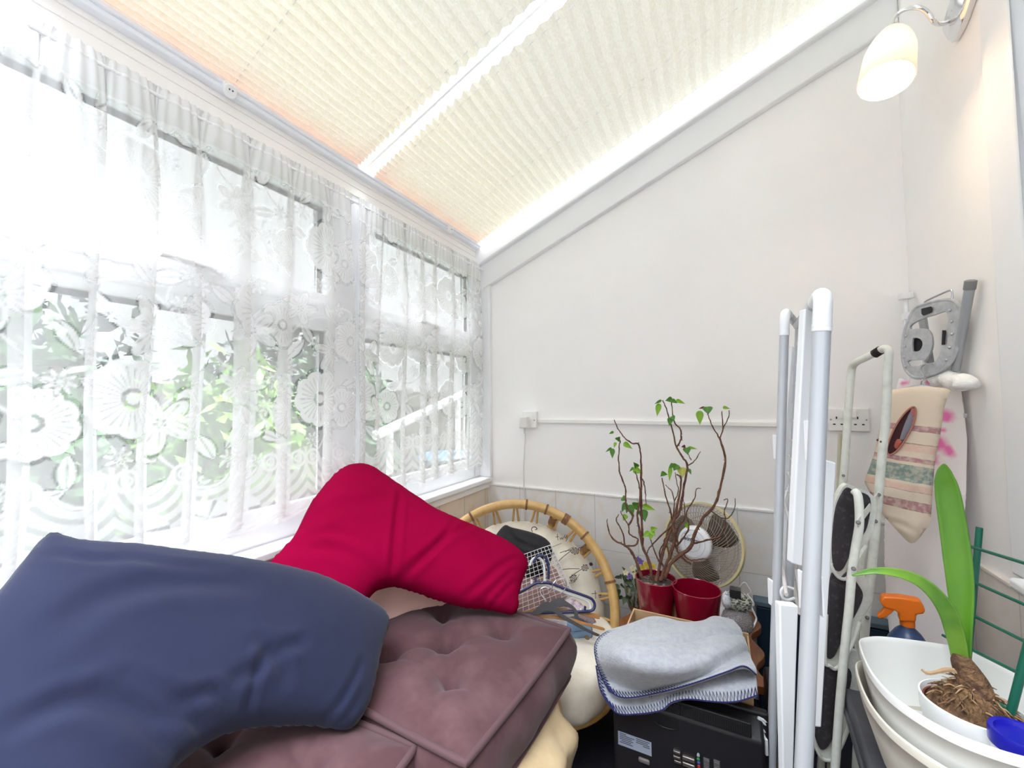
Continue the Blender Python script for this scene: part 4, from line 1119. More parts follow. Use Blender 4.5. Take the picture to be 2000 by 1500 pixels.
# ---------------------------------------------------------------- artificial pansies behind the pot
PET = [mat('violet_petal', (124, 100, 178), .7), mat('yellow_petal', (226, 196, 60), .7), mat('cream_petal', (238, 226, 180), .7)]
DKL = mat('dusty_green_leaf', (86, 102, 70), .7, (62, 80, 52), 30)
fz = P(1235, 1165, Y=1.74)
fl = thing('pansy_bunch', (fz[0], fz[1], TZ), 'bunch of artificial purple and yellow pansies behind the red pot', 'flowers')
b = MB(); b.lathe([(0, 0), (.042, 0), (.052, .06), (.055, .075), (.050, .075), (.044, .006), (0, .006)], (fz[0]+.02, fz[1], TZ), n=28); b.build('clear_pot', glass_mat('clear_plastic', .18, (235, 240, 238)), fl)
rs = np.random.RandomState(9)
for i in range(46):
    px, py = rs.uniform(1208, 1262), rs.uniform(1112, 1172)
    if px+ (py-1112)*.3 < 1212: continue
    a = P(px, py, Y=1.72+rs.uniform(-.03, .05)); d = rs.uniform(-1, 1, 3); d[2] -= .4; d /= np.linalg.norm(d)
    leaf_mb(a, a+d*.032, .022, .2, rs.uniform(-1, 1)).build('leaf', DKL, fl, smooth=80)
for px, py, mi in ((1251,1097,0),(1255,1108,1),(1262,1103,1),(1236,1110,2),(1229,1125,0),(1240,1122,2),(1268,1112,1),(1276,1106,1),(1222,1118,2),(1246,1093,0)):
    c = P(px, py, Y=1.69); b = MB()
    v = CAM-c; v /= np.linalg.norm(v); s_ = np.cross((0, 0, 1), v); s_ /= np.linalg.norm(s_); u_ = np.cross(v, s_)
    for k in range(5):
        a = k*2*PI/5+.3; d = s_*math.cos(a)+u_*math.sin(a); leaf_mb(c, c+d*.014+v*.003, .013, .1).v and b.add(*[(lambda q: (np.concatenate(q.v), q.f))(leaf_mb(c, c+d*.014+v*.003, .013, .1))][0])
    b.ball(c+v*.003, .003, 8); b.build('blossom', PET[mi], fl, smooth=80)
b = MB()
for px, py in ((1240,1130),(1250,1120),(1235,1140),(1225,1140)): b.tube([np.array((fz[0]+.02, fz[1], TZ+.03)), P(px, py, Y=1.73)], .002, 6)
b.build('stalk', DKL, fl)

# ---------------------------------------------------------------- desk fan
FC = P(1371, 1062, Y=1.775); FN = np.array((-.40, -.885, .24)); FN /= np.linalg.norm(FN)
FR = .152
f1 = np.cross((0, 0, 1), FN); f1 /= np.linalg.norm(f1); f2 = np.cross(FN, f1)
FBEI = mat('beige_wire', (176, 156, 132), .45); FYEL = mat('yellowed_plastic', (240, 226, 170), .45); FWH = mat('fan_white_plastic', (238, 238, 240), .35); FBLD = mat('smoky_fan_blade', (112, 98, 88), .3, trans=.25)
fan = thing('desk_fan', (FC[0]+.03, FC[1]+.05, TZ), 'white desk fan with a beige wire guard behind the straggly plant', 'fan')
def fp(r, a, h): return FC+(f1*math.cos(a)+f2*math.sin(a))*r+FN*h
def dome(t): return .062*(1-t**2.4)
b = MB()
for k in range(64):
    for s in (1,):
        a0 = 2*PI*k/64; pts = []
        for i in range(9):
            t = .42+(1-.42)*i/8; pts.append(fp(FR*t, a0+s*(t-.42)*1.15, .006+dome(t)))
        b.tube(pts, .00085, 4, caps=False)
for k in (0.55, .75, .92): b.tube([fp(FR*k, a, .005+dome(k)) for a in np.linspace(0, 2*PI, 48, endpoint=False)], .0009, 4, closed=True)
b.build('front_guard', FBEI, fan, recalc=False)
b = MB()
for k in range(64):
    a0 = 2*PI*k/64; pts = []
    for i in range(9):
        t = .3+.7*i/8; pts.append(fp(FR*t, a0-(t-.3)*1.1, -.006-dome(t)*.95))
    b.tube(pts, .00085, 4, caps=False)
b.tube([fp(FR*.7, a, -.005-dome(.7)) for a in np.linspace(0, 2*PI, 48, endpoint=False)], .0009, 4, closed=True)
b.build('rear_guard', FBEI, fan, recalc=False)
b = MB(); b.lathe([(FR-.003, -.009), (FR+.005, -.009), (FR+.006, 0), (FR+.005, .009), (FR-.003, .009)], FC, FN, 64, closed=True); b.build('guard_ring', FYEL, fan)
b = MB(); b.lathe([(0, .078), (.030, .077), (.050, .074), (.062, .066), (.066, .054), (.064, .050), (0, .050)], FC, FN, 48); hub = b.build('guard_badge', FWH, fan, smooth=50)
for rr in (.030, .048):
    b = MB(); b.tube([fp(rr, a, .0775 if rr < .04 else .0748) for a in np.linspace(0, 2*PI, 40, endpoint=False)], .0011, 5, closed=True); b.build('badge_ridge', mat('badge_grey', (214, 214, 220), .4), hub)
tmb = text_mb('windm', FC+FN*.0785+f1*(-.006)+f2*.012, -f1 if f1[0] < 0 else f1, f2, .022); tmb.build('badge_lettering', mat('navy_print', (44, 52, 96), .5), hub, smooth=False)
for k in range(3):
    a0 = k*2*PI/3+.5; g = []
    for i in range(9):
        t = .2+.68*i/8; row = []
        for j in range(9):
            s = j/8-.5; a = a0+s*(1.15*math.sin(PI*min(t*.9, 1))**.5)+t*.3; row.append(fp(FR*t, a, s*.035))
        g.append(row)
    b = MB(); b.grid(np.array(g)); b.build('blade', FBLD, fan, smooth=80, solid=.002)
b = MB(); b.lathe([(0, .03), (.030, .028), (.034, 0), (.034, -.03), (0, -.03)], FC, FN, 24); b.build('blade_hub', FBLD, fan)
b = MB(); b.lathe([(0, -.135), (.030, -.13), (.045, -.11), (.050, -.06), (.048, -.055), (0, -.05)], FC, FN, 28); b.build('motor_housing', FWH, fan)
nb_ = FC-FN*.09; bs = np.array((nb_[0], nb_[1]-.03, TZ))
b = MB(); b.tube(crom([nb_, nb_+np.array((0, 0, -.06)), bs+np.array((0, 0, .02))], 6), [.024]*12+[.03], 16); b.build('neck', FWH, fan)
b = MB(); b.lathe([(0, 0), (.09, 0), (.095, .008), (.085, .02), (.045, .032), (0, .036)], bs, n=36, scale=(1, .8)); b.build('base', FWH, fan)
b = MB(); b.tube(crom([bs+np.array((.05, 0, .02))]+[P(x, y, Y=1.80) for x, y in ((1450,1140),(1462,1148),(1466,1158),(1460,1162))]+[P(x, y, Y=1.74) for x, y in ((1468,1172),(1472,1180),(1468,1186),(1474,1200),(1477,1210))]+[(.075, 1.72, TZ+.004)], 6), .0032, 8); b.build('cord', FWH, fan)

# ---------------------------------------------------------------- owl solar light on a crackle globe
gc = P(1440, 1213, Y=1.52); GR = .045
gc = np.array((gc[0], gc[1], TZ+GR))
gc = P(1440, 1213, Y=1.50)
CRK = bpy.data.materials.new('crackle_glass'); t = NT(CRK)
pb = t.new('BsdfPrincipled'); pb.inputs['Base Color'].default_value = lin((214, 206, 206)); pb.inputs['Roughness'].default_value = .12; pb.inputs['Transmission Weight'].default_value = .45; pb.inputs['IOR'].default_value = 1.35
tc = t.new('TexCoord'); vo_ = t.new('TexVoronoi', feature='DISTANCE_TO_EDGE', Scale=130.0); t.link(tc.outputs['Object'], vo_.inputs['Vector']); bp = t.new('Bump', Strength=1.0, Distance=.004)
t.link(t.ramp(vo_.outputs['Distance'], [(0, 0.0), (.12, 1.0)]), bp.inputs['Height']); t.link(bp.outputs[0], pb.inputs['Normal']); t.link(pb.outputs[0], t.out.inputs[0]); pb.inputs['Transmission Weight'].default_value = .3
t.link(t.mix(t.ramp(vo_.outputs['Distance'], [(.02, 0.0), (.10, 1.0)]), lin((246, 244, 242)), lin((150, 138, 140))), pb.inputs['Base Color'])
ow = thing('solar_light', (gc[0], gc[1], gc[2]-GR), 'owl-shaped solar light with a speckled body on a crackled glass globe', 'solar light')
b = MB(); b.ball(gc, GR, 28); b.build('crackle_globe', CRK, ow, smooth=80)
b = MB(); b.lathe([(0, 0), (.03, 0), (.032, .008), (.025, gc[2]-GR-TZ+.006), (0, gc[2]-GR-TZ+.006)], (gc[0], gc[1], TZ), n=24); b.build('stand_ring', PL_GREY, ow)
OWL = mat('speckled_owl_resin', (204, 204, 188), .7, (70, 72, 60), 110, .47, .54, bump=(120, 1.0, .006), stretch=(1, 1, 2.2))
oc = P(1441, 1175, Y=1.50)
rgt = np.cross((0, 0, 1), CAM-oc); rgt /= np.linalg.norm(rgt); fw = np.cross(rgt, (0, 0, 1)); fw = -fw if fw@(CAM-oc) < 0 else fw
b = MB(); b.ball(oc+np.array((0, 0, .002)), (.040, .032, .030), 24, [rgt, fw, (0, 0, 1)]); b.build('owl_body', OWL, ow, smooth=80)
b = MB(); b.ball(oc-rgt*.030+fw*.014+np.array((0, 0, .004)), (.016, .020, .026), 18, [rgt, fw, (0, 0, 1)])
for dz in (.016, -.010): b.tube([oc-rgt*.030+fw*.022+np.array((0, 0, dz+.012)), oc-rgt*.034+fw*.024+np.array((0, 0, dz+.020))], [.006, .001], 8)
b.build('owl_face', mat('silver_owl_face', (216, 216, 220), .5, (170, 170, 176), 90, bump=(90, .8, .004)), ow, smooth=80)
b = MB(); b.ball(oc-rgt*.040+fw*.024+np.array((0, 0, .006)), .0035, 8); b.build('owl_eye', mat('amber_eye', (150, 120, 70), .2), ow)
bc_ = P(1436, 1157, Y=1.48)
b = MB(); b.obox(bc_, [rgt, fw, (0, 0, 1)], [.0155, .013, .013]); sb = b.build('solar_panel', mat('black_panel_case', (32, 30, 34), .35), ow, bevel=.002)
b = MB(); b.obox(bc_+np.array((0, 0, .0135)), [rgt, fw, (0, 0, 1)], [.0125, .0105, .0006]); b.build('solar_cell', mat('solar_cell', (66, 62, 60), .15), sb)

# dark teal box in the corner behind
b = MB(); TEAL = mat('dark_teal_plastic', (24, 48, 70), .5); TEALL = mat('teal_lid', (96, 116, 132), .5)
q = P(1474, 1172, Y=1.885)
tb = thing('storage_box', (.30, 1.91, 0), 'dark teal storage box in the corner behind the clothes airer', 'box')
b = MB(); b.box((.10, 1.885, 0), (.50, 1.937, q[2]-.022)); b.build('box_body', TEAL, tb, bevel=.006)
b = MB(); b.box((.092, 1.880, q[2]-.020), (.508, 1.937, q[2])); b.build('lid', TEALL, tb, bevel=.004)

# ================================================================ cardboard box, blanket, old television
CARD = mat('cardboard', (206, 168, 124), .85, (192, 152, 108), 14)
cb = thing('cardboard_box', (-.10, 1.27, 0), 'open cardboard box under the grey blanket', 'box')
bx0, bx1, by0, by1, bz = -.265, .050, 1.175, 1.345, .545
for nm, lo, hi in (('side_panel', (bx0, by1-.005, 0), (bx1, by1, bz)), ('side_panel', (bx0, by0, 0), (bx1, by0+.005, bz-.02)), ('end_panel', (bx0, by0+.005, 0), (bx0+.005, by1-.005, bz)), ('end_panel', (bx1-.005, by0+.005, 0), (bx1, by1-.005, bz-.005)), ('bottom_panel', (bx0+.005, by0+.005, 0), (bx1-.005, by1-.005, .005))):
    b = MB(); b.box(lo, hi); b.build(nm, CARD, cb, bevel=.001)
FLEECE = mat('grey_marl_fleece', (182, 183, 187), .95, (163, 165, 172), 70, .35, .7, bump=(150, .5, .004), sheen=.4)
STITCH = mat('navy_wool_stitch', (30, 32, 86), .9)
def patch(rows, nu=70, nv=60):
    g = np.array([resample(crom(r_, 8), nu) for r_ in rows]); out = np.zeros((nv, nu, 3))
    for j in range(nu): out[:, j] = resample(crom(g[:, j], 10), nv)
    return out
def Zr(pts, z): return [P(x, y, Z=(z if np.isscalar(z) else z[i])) for i, (x, y) in enumerate(pts)]
def Yr(pts, y): return [P(a, c, Y=(y if np.isscalar(y) else y[i])) for i, (a, c) in enumerate(pts)]
R0 = Zr([(1236,1222),(1262,1208),(1290,1206),(1335,1216),(1372,1214),(1396,1205),(1432,1212)], [.548,.556,.566,.560,.560,.568,.556])
R1 = Zr([(1183,1236),(1235,1226),(1275,1228),(1345,1236),(1400,1230),(1448,1232)], [.545,.568,.572,.578,.582,.565])
R2 = Zr([(1163,1254),(1215,1262),(1290,1272),(1350,1280),(1410,1268),(1456,1258)], [.535,.578,.585,.580,.582,.560])
R3 = Zr([(1164,1285),(1230,1305),(1300,1310),(1360,1305),(1420,1290),(1464,1280)], [.515,.555,.562,.562,.560,.540])
R4 = Yr([(1176,1325),(1240,1345),(1320,1335),(1380,1322),(1440,1303),(1474,1300)], [1.10,1.095,1.10,1.11,1.12,1.14])
R5 = Yr([(1190,1350),(1222,1363),(1290,1352),(1350,1336),(1420,1312),(1453,1301),(1477,1318)], [1.075,1.07,1.075,1.08,1.09,1.10,1.12])
bl = thing('fleece_blanket', P(1330, 1300, Z=.5), 'grey fleece blanket with navy blanket-stitched edges draped over the cardboard box', 'blanket')
up_ = patch([R0, R1, R2, R3, R4, R5])
rsb = np.random.RandomState(2)
def ripple(g, amp, kx, ky, ph):
    a, c = g.shape[:2]; I, J = np.meshgrid(np.linspace(0, 1, a), np.linspace(0, 1, c), indexing='ij')
    g = g.copy(); g[..., 2] += amp*np.sin(kx*J*2*PI+ky*I*2*PI+ph)*np.sin(I*PI); return g
up_ = ripple(up_, .004, 1.7, 1.2, .4)
I, J = np.meshgrid(np.linspace(0, 1, 60), np.linspace(0, 1, 70), indexing='ij')
crease = np.exp(-((I-.36-.06*np.sin(J*4))/.05)**2)*(J > .15); up_[..., 2] -= .010*crease*np.clip((J-.15)*4, 0, 1)
b = MB(); b.grid(up_); b.build('upper_layer', FLEECE, bl, smooth=80, solid=.006)
L2 = Yr([(1164,1300),(1240,1330),(1330,1320),(1400,1305),(1474,1310)], [1.12,1.13,1.14,1.15,1.17])
L3 = Yr([(1172,1345),(1230,1375),(1330,1352),(1400,1340),(1478,1332)], [1.09,1.09,1.10,1.105,1.12])
L4 = Yr([(1186,1372),(1206,1393),(1240,1395),(1290,1388),(1312,1372),(1345,1366),(1400,1371),(1440,1370),(1479,1358)], [1.075,1.07,1.07,1.072,1.08,1.085,1.085,1.085,1.09])
lo_ = patch([L2, L3, L4])
b = MB(); b.grid(lo_); b.build('lower_layer', FLEECE, bl, smooth=80, solid=.006)
def stitches(edge, inner, name, pitch=.0075, depth=.019, lift=.005, both=True):
    """looped blanket stitch along an edge line"""
    e = np.asarray(edge); i_ = np.asarray(inner)
    L = np.linalg.norm(np.diff(e, axis=0), axis=1).sum(); n = int(L/pitch)
    E = resample(e, 2*n+1); Q = resample(i_, 2*n+1); b = MB(); pts = []
    for k in range(2*n+1):
        d = Q[k]-E[k]; d /= max(np.linalg.norm(d), 1e-9)
        tow = CAM-E[k]; tow /= np.linalg.norm(tow)
        pts.append(E[k]+(d*depth if k % 2 else 0*d)+tow*lift)
    b.tube(pts, .0015, 5); b.tube(E+np.array([(CAM-q)/np.linalg.norm(CAM-q)*lift for q in E]), .0017, 6)
    b.build(name, STITCH, bl)
stitches(up_[-1], up_[-6], 'edge_stitching'); stitches(lo_[-1], lo_[-12], 'edge_stitching')
stitches(up_[14:, 0], up_[14:, 5], 'edge_stitching', depth=.014); stitches(lo_[:, 0], lo_[:, 4], 'edge_stitching', depth=.014)
# old television seen from behind
TVB = mat('black_tv_plastic', (26, 23, 26), .42, bump=(400, .25, .001)); TVD = mat('tv_recess', (12, 11, 13), .6)
tv = thing('television', (-.10, 1.17, 0), 'black flat television standing with its back to the room under the blanket', 'television')
tx0, tx1, tzt, ty = -.275, .066, .455, 1.105
b = MB(); b.hexa([(tx0, ty, 0), (tx1, ty, 0), (tx1, ty+.05, 0), (tx0, ty+.05, 0), (tx0, ty, tzt-.03), (tx1, ty, tzt-.03), (tx1, ty+.05, tzt), (tx0, ty+.05, tzt)]); b.build('back_case', TVB, tv, bevel=.008)
b = MB(); b.box((tx0-.012, ty+.045, 0), (tx1+.012, ty+.066, tzt+.006)); b.build('screen_bezel', TVB, tv, bevel=.005)
zv = P(1385, 1400, Y=ty)[2]
b = MB(); b.obox(((tx0+tx1)/2+.03, ty-.001, zv), [(1, 0, 0), (0, 1, 0), (0, 0, 1)], [.115, .004, .016]); vent = b.build('vent_panel', TVD, tv, bevel=.002)
b = MB()
for k in range(46): b.box(((tx0+tx1)/2+.03-.108+k*.0047, ty-.0075, zv-.011), ((tx0+tx1)/2+.03-.108+k*.0047+.0018, ty-.003, zv+.011))
b.build('vent_grille', TVB, vent)
lc = [P(x, y, Y=ty-.0012) for x, y in ((1207,1430),(1272,1448),(1272,1476),(1207,1455))]
xl0, xl1 = lc[0][0], lc[1][0]; zl1, zl0 = (lc[0][2]+lc[1][2])/2, (lc[2][2]+lc[3][2])/2
b = MB(); b.box((xl0, ty-.0008, zl0), (xl1, ty+.001, zl1)); lab = b.build('rating_label', mat('silver_label', (150, 158, 172), .5), tv)
b = MB()
for k, (a_, e_) in enumerate(((.05, .25), (.05, .5), (.05, .42), (.05, .46), (.1, .4), (.05, .45), (.55, .95), (.55, .9), (.55, .94), (.75, .95))):
    zz = zl1-(zl1-zl0)*(.10+.13*(k % 6)); b.box((xl0+(xl1-xl0)*a_, ty-.0012, zz-.0009), (xl0+(xl1-xl0)*e_, ty-.0007, zz+.0006))
b.build('label_print', mat('label_ink', (52, 54, 66), .7), lab)
MET = mat('connector_metal', (150, 142, 134), .3, metal=.8)
def on_tv(x, y): return P(x, y, Y=ty-.002)
for x, y in ((1322,1468),(1322,1478),(1324,1487)):
    b = MB(); c = on_tv(x, y); b.obox(c, [(1,0,0),(0,1,0),(0,0,1)], [.008, .004, .0028]); b.build('hdmi_port', MET, tv, bevel=.001)
for x, y in ((1345,1482),(1345,1494)):
    b = MB(); c = on_tv(x, y); b.obox(c, [(1,0,0),(0,1,0),(0,0,1)], [.014, .004, .0048]); b.build('monitor_port', MET, tv, bevel=.002)
for x, y, cc in ((1364,1473,(150,160,160)),(1364,1480,(60,130,80)),(1365,1487,(60,80,150)),(1365,1494,(170,40,40)),(1366,1501,(220,220,220))):
    b = MB(); b.lathe([(0, 0), (.0032, 0), (.0036, .005), (.002, .006), (0, .006)], on_tv(x, y), (0, -1, 0), 14); b.build('round_socket', mat('socket_%d_%d' % (cc[0], cc[1]), cc, .4), tv)
for x, y in ((1380,1492),(1400,1496)):
    b = MB(); c = on_tv(x, y); b.obox(c, [(1,0,0),(0,1,0),(0,0,1)], [.0065, .003, .012])
    for k in range(6): b.obox(c+np.array((0, -.0035, -.009+k*.0036)), [(1,0,0),(0,1,0),(0,0,1)], [.005, .001, .0009])
    b.build('scart_port', mat('port_grey', (88, 84, 84), .5), tv, bevel=.0006)
b = MB(); c = on_tv(1258, 1486); b.obox(c, [(1,0,0),(0,1,0),(0,0,1)], [.014, .004, .006]); b.build('mains_inlet', mat('inlet_grey', (104, 96, 94), .5), tv, bevel=.004)
b = MB(); c = on_tv(1300, 1412); b.tube([c+np.array((.03*math.cos(a), 0, .012*math.sin(a))) for a in np.linspace(-2.6, .3, 20)], .0012, 5); b.build('moulded_line', TVB, tv)
# another dark gadget behind the television
b = MB(); dq = P(1490, 1352, Y=1.24); b.box((.083, 1.26, 0), (.130, 1.37, dq[2])); gd = tag(b.build('speaker_box', TVB, bevel=.012), 'small black box-shaped speaker on the carpet beside the television', 'speaker')
# ================================================================ folded clothes airer
AIRW = mat('airer_silver_white', (207, 210, 215), .3, metal=.15); AIRP = mat('airer_white_plastic', (240, 241, 243), .4); AIRR = mat('airer_rung', (222, 218, 214), .35)
def plate_holes(outer, holes, th, nrm, mb=None):
    """flat plate with openings: outer / holes are 3-D loops in one plane"""
    n = np.array(nrm, float); n /= np.linalg.norm(n); o = np.asarray(outer, float); c = o.mean(0)
    a = np.cross((0, 0, 1.0), n); a /= np.linalg.norm(a); e = np.cross(n, a)
    to2 = lambda p: np.stack([(np.asarray(p)-c)@a, (np.asarray(p)-c)@e], 1)
    loops = [to2(o)]+[to2(h) for h in holes]; pts = []; ed = []
    for L in loops:
        k = len(pts); pts += [Vector(q) for q in L.tolist()]; ed += [(k+i, k+(i+1) % len(L)) for i in range(len(L))]
    vo, eo, fo, *_ = delaunay_2d_cdt(pts, ed, [], 0, 1e-7)
    v2 = np.array([(q.x, q.y) for q in vo])
    def ins(p, L):
        r = False; j = len(L)-1
        for i in range(len(L)):
            if (L[i, 1] > p[1]) != (L[j, 1] > p[1]) and p[0] < (L[j, 0]-L[i, 0])*(p[1]-L[i, 1])/(L[j, 1]-L[i, 1])+L[i, 0]: r = not r
            j = i
        return r
    F = [f for f in fo if ins(v2[list(f)].mean(0), loops[0]) and not any(ins(v2[list(f)].mean(0), h) for h in loops[1:])]
    m = len(v2); V = c+v2[:, :1]*a+v2[:, 1:]*e
    V2 = np.concatenate([V+n*th/2, V-n*th/2]); FF = [tuple(f) for f in F]+[tuple(i+m for i in reversed(f)) for f in F]
    cnt = {}
    for f in F:
        for i in range(3):
            k = (f[i], f[(i+1) % 3]); cnt[k] = 1
    for (i, j) in cnt:
        if (j, i) not in cnt: FF.append((j, i, i+m, j+m))
    mb = mb or MB(); mb.add(V2, FF); return mb
fl_ = P(1560, 1560, D=.78)
air = thing('clothes_airer', (fl_[0], fl_[1]+.1, 0), 'tall folded white clothes airer standing in front of the end wall', 'clothes airer')
def foot_of(a, b):
    """continues the line from a through b down to the carpet"""
    a, b = np.array(a), np.array(b); t = (.012-a[2])/(b[2]-a[2]); return a+(b-a)*t
def airer_frame(top, low, back, r, D0, D1, cap_px):
    a, b_ = P(*top, D=D0), P(*low, D=D1); f = foot_of(a, b_)
    bk_ = np.array(back)
    pts = round_poly([f, a, a+bk_], .030, 8)
    b = MB(); b.tube(pts, r, 18); fr = b.build('leg_frame', AIRW, air)
    ax = (f-a)/np.linalg.norm(f-a)
    b = MB(); cp = round_poly([a+ax*cap_px, a, a+bk_*.22], .030, 8); b.tube(cp, r*1.06, 18)
    for k in (.90, .80): b.tube([a+ax*cap_px*k, a+ax*(cap_px*k+.006)], r*1.10, 18)
    b.build('elbow_cap', AIRP, air)
    b = MB(); b.tube([f+np.array((0, 0, -.011)), f-ax*.03], r*1.15, 14); b.build('foot', AIRP, air)
    g = f+bk_*np.array((1, 1, 0)); 
    b = MB(); b.tube([a+bk_*.96, np.array((g[0], g[1], .012))+bk_*-.04], r*.7, 12); b.build('rear_leg', AIRW, air)
airer_frame((1608, 572), (1572, 1440), (.012, .34, -.006), .0142, .75, .73, .072)
airer_frame((1533, 608), (1508, 1440), (.055, .20, -.01), .0100, 1.0, .96, .060)
def plate(px, D, th, nm='side_plate'):
    pts = [P(x, y, D=d_) for (x, y), d_ in zip(px, D if hasattr(D, '__len__') else [D]*len(px))]
    n = np.cross(np.array(pts[1])-pts[0], np.array(pts[2])-pts[0]); n /= np.linalg.norm(n)
    if n@(CAM-pts[0]) > 0: n = -n
    b = MB(); b.prism(pts, n*th); return b.build(nm, AIRP, air, bevel=.003)
plate([(1572,603),(1592,604),(1577,960),(1568,1107),(1547,1101),(1553,960)], .84, .018)
plB = [(1546,676),(1566,678),(1560,800),(1556,1010),(1550,1180),(1520,1180),(1527,1000),(1535,820)]
plate(plB, 1.14, .016)
plate([(1523,1180),(1560,1184),(1556,1300),(1549,1560),(1531,1560)], .86, .018)
plate([(1608,897),(1634,904),(1628,1010),(1605,1422),(1588,1420),(1596,1100)], .82, .016)
for i, ((x0_, y0_), (x1_, y1_)) in enumerate([((240,490),(290,345)), ((235,595),(290,510)), ((230,700),(285,645)), ((225,805),(275,790)), ((217,915),(270,930)), ((207,1025),(262,1080)), ((200,1135),(255,1215)), ((195,1245),(250,1345)), ((193,1350),(245,1460)), ((182,1460),(240,1580))]):
    b = MB(); b.tube([P(1480+x0_/3.26, 540+y0_/3.26, D=1.13), P(1480+x1_/3.26, 540+y1_/3.26, D=.87)], .0040, 10); b.build('rung', AIRR, air)
for (x0_, y0_), (x1_, y1_) in [((150,70),(190,215)), ((120,310),(155,560)), ((205,430),(235,560)), ((195,520),(228,660)), ((120,650),(125,900))]:
    b = MB(); b.tube([P(1480+x0_/2.78, 960+y0_/2.78, D=1.10), P(1480+x1_/2.78, 960+y1_/2.78, D=.90)], .0040, 10); b.build('rung', AIRR, air)
for px, D_ in (((1514,850,1517,897), 1.0), ((1504,1132,1507,1181), .98), ((1577,822,1580,900), .76), ((1565,1116,1568,1190), .75), ((1600,1125,1603,1200), .74), ((1492,1440,1496,1470), .95)):
    a = P(px[0], px[1], D=D_); c = P(px[2], px[3], D=D_); b = MB(); b.obox((a+c)/2, [C_R, C_F, (0, 0, 1)], [abs((c-a)@C_R)/2+.0006, .008, abs(a[2]-c[2])/2]); b.build('hinge_clip', AIRP, air, bevel=.0008)
for pth, D_ in ([[(1552,1168),(1538,1172),(1528,1166),(1526,1153),(1534,1146),(1549,1150)], .95], [[(1498,1410),(1482,1402),(1485,1406),(1499,1418)], .96], [[(1498,1432),(1480,1418),(1484,1424),(1500,1448),(1501,1470)], .96]):
    b = MB(); b.tube(crom([P(x, y, D=D_) for x, y in pth], 5), .0032, 8); b.build('line_hook', AIRP, air)
b = MB(); b.tube(crom([P(x, y, D=1.12) for x, y in ((1552,905),(1546,935),(1535,965),(1530,985),(1533,1005))], 6), .0022, 6); b.build('line_cord', AIRP, air)

# ================================================================ folded stepladder
LADW = mat('worn_cream_enamel', (236, 236, 226), .38, (226, 226, 212), 30, .45, .7); GRIP = mat('charcoal_tread_rubber', (70, 64, 68), .8, (92, 86, 90), 90, .55, .65, bump=(200, .6, .003)); RIV = mat('dull_rivet', (150, 146, 144), .35, metal=.7); RUB = mat('dark_brown_band', (46, 34, 36), .6); CHIP = mat('chipped_paint', (70, 58, 50), .8)
lf = P(1660, 1560, D=1.0)
lad = thing('stepladder', (lf[0], lf[1], 0), 'folded cream enamelled stepladder with charcoal treads beside the clothes airer', 'stepladder')
DL = 1.08
def l7(x, y): return (1480+x/3.26, 540+y/3.26)
def l8(x, y): return (1480+x/2.78, 960+y/2.78)
rp_ = [P(*q, D=DL) for q in (l8(570,1000), l8(585,720), l8(610,500), l8(640,200), l7(770,1390), l7(790,1150), l7(815,900), l7(828,600), l7(833,520))]
f0 = foot_of(rp_[1], rp_[0])
top_ = [P(*l7(834,478), D=DL), P(*l7(815,458), D=DL+.008), P(*l7(780,470), D=DL+.025), P(*l7(700,512), D=DL+.06), P(*l7(630,545), D=DL+.10), P(*l7(603,575), D=DL+.12), P(*l7(595,620), D=DL+.125)]
lp_ = [P(*q, D=DL+.125) for q in (l7(588,700), l7(572,900), l7(560,1100), l7(545,1300), l7(530,1450))]
f1_ = foot_of(lp_[1], lp_[-1])
b = MB(); b.tube(crom([f0]+rp_+top_+lp_+[f1_], 6), .0097, 14); hf = b.build('handle_frame', LADW, lad)
for k in range(5):
    t = k/4; c = np.array(top_[2])*(1-t)+np.array(P(*l7(745,492), D=DL+.04))*t; ax_ = np.array(top_[3])-top_[2]; ax_ /= np.linalg.norm(ax_)
    u_ = np.cross(ax_, (0, 0, 1)); u_ /= np.linalg.norm(u_); w_ = np.cross(u_, ax_)
    b = MB(); b.tube([c+(u_*math.cos(q)+w_*math.sin(q))*.0102 for q in np.linspace(0, 2*PI, 18, endpoint=False)], .0018, 6, closed=True); b.build('handle_band', RUB, lad)
q_ = [P(*l8(522,-5), D=.965), P(*l8(545,30), D=.955)]+[P(*q, D=.945) for q in (l8(552,170), l8(532,300), l8(512,430), l8(495,640), l8(478,800), l8(450,1100), l8(420,1500))]
b = MB(); b.tube(crom(q_+[foot_of(q_[-2], q_[-1])], 6), .0088, 14, flat=1.0); b.build('front_leg', LADW, lad)
q2 = [P(*l8(600,120), D=1.10), P(*l8(560,420), D=1.10), P(*l8(545,800), D=1.10), P(*l8(545,1150), D=1.10), P(*l8(530,1500), D=1.10)]
b = MB(); b.tube(crom(q2+[foot_of(q2[-2], q2[-1])], 6), .0080, 12); b.build('rear_leg', LADW, lad)
q3 = [P(*l7(525,1000), D=1.26), P(*l7(515,1300), D=1.26)]
b = MB(); b.tube([q3[0], q3[1], foot_of(*q3)], .0058, 10); b.build('rear_leg', mat('yellowed_enamel', (232, 226, 200), .4), lad)
b = MB(); a, c = P(*l8(657,18), D=1.055), P(*l8(545,170), D=.925); d_ = c-a; L_ = np.linalg.norm(d_); sd = np.cross(d_/L_, C_F)
b.obox((a+c)/2, [d_, sd, C_F], [L_/2+.009, .0085, .0014]); b.build('link_bar', LADW, lad, bevel=.004)
for x, y, D_ in ((657,18,1.045),(545,168,.915),(640,162,1.066),(520,420,.93),(594,685,1.066)):
    b = MB(); c = P(*l8(x, y), D=D_); b.lathe([(0, .0025), (.0030, .002), (.0046, 0), (.0046, -.004), (0, -.004)], c, CAM-c, 12); b.build('rivet', RIV, lad)
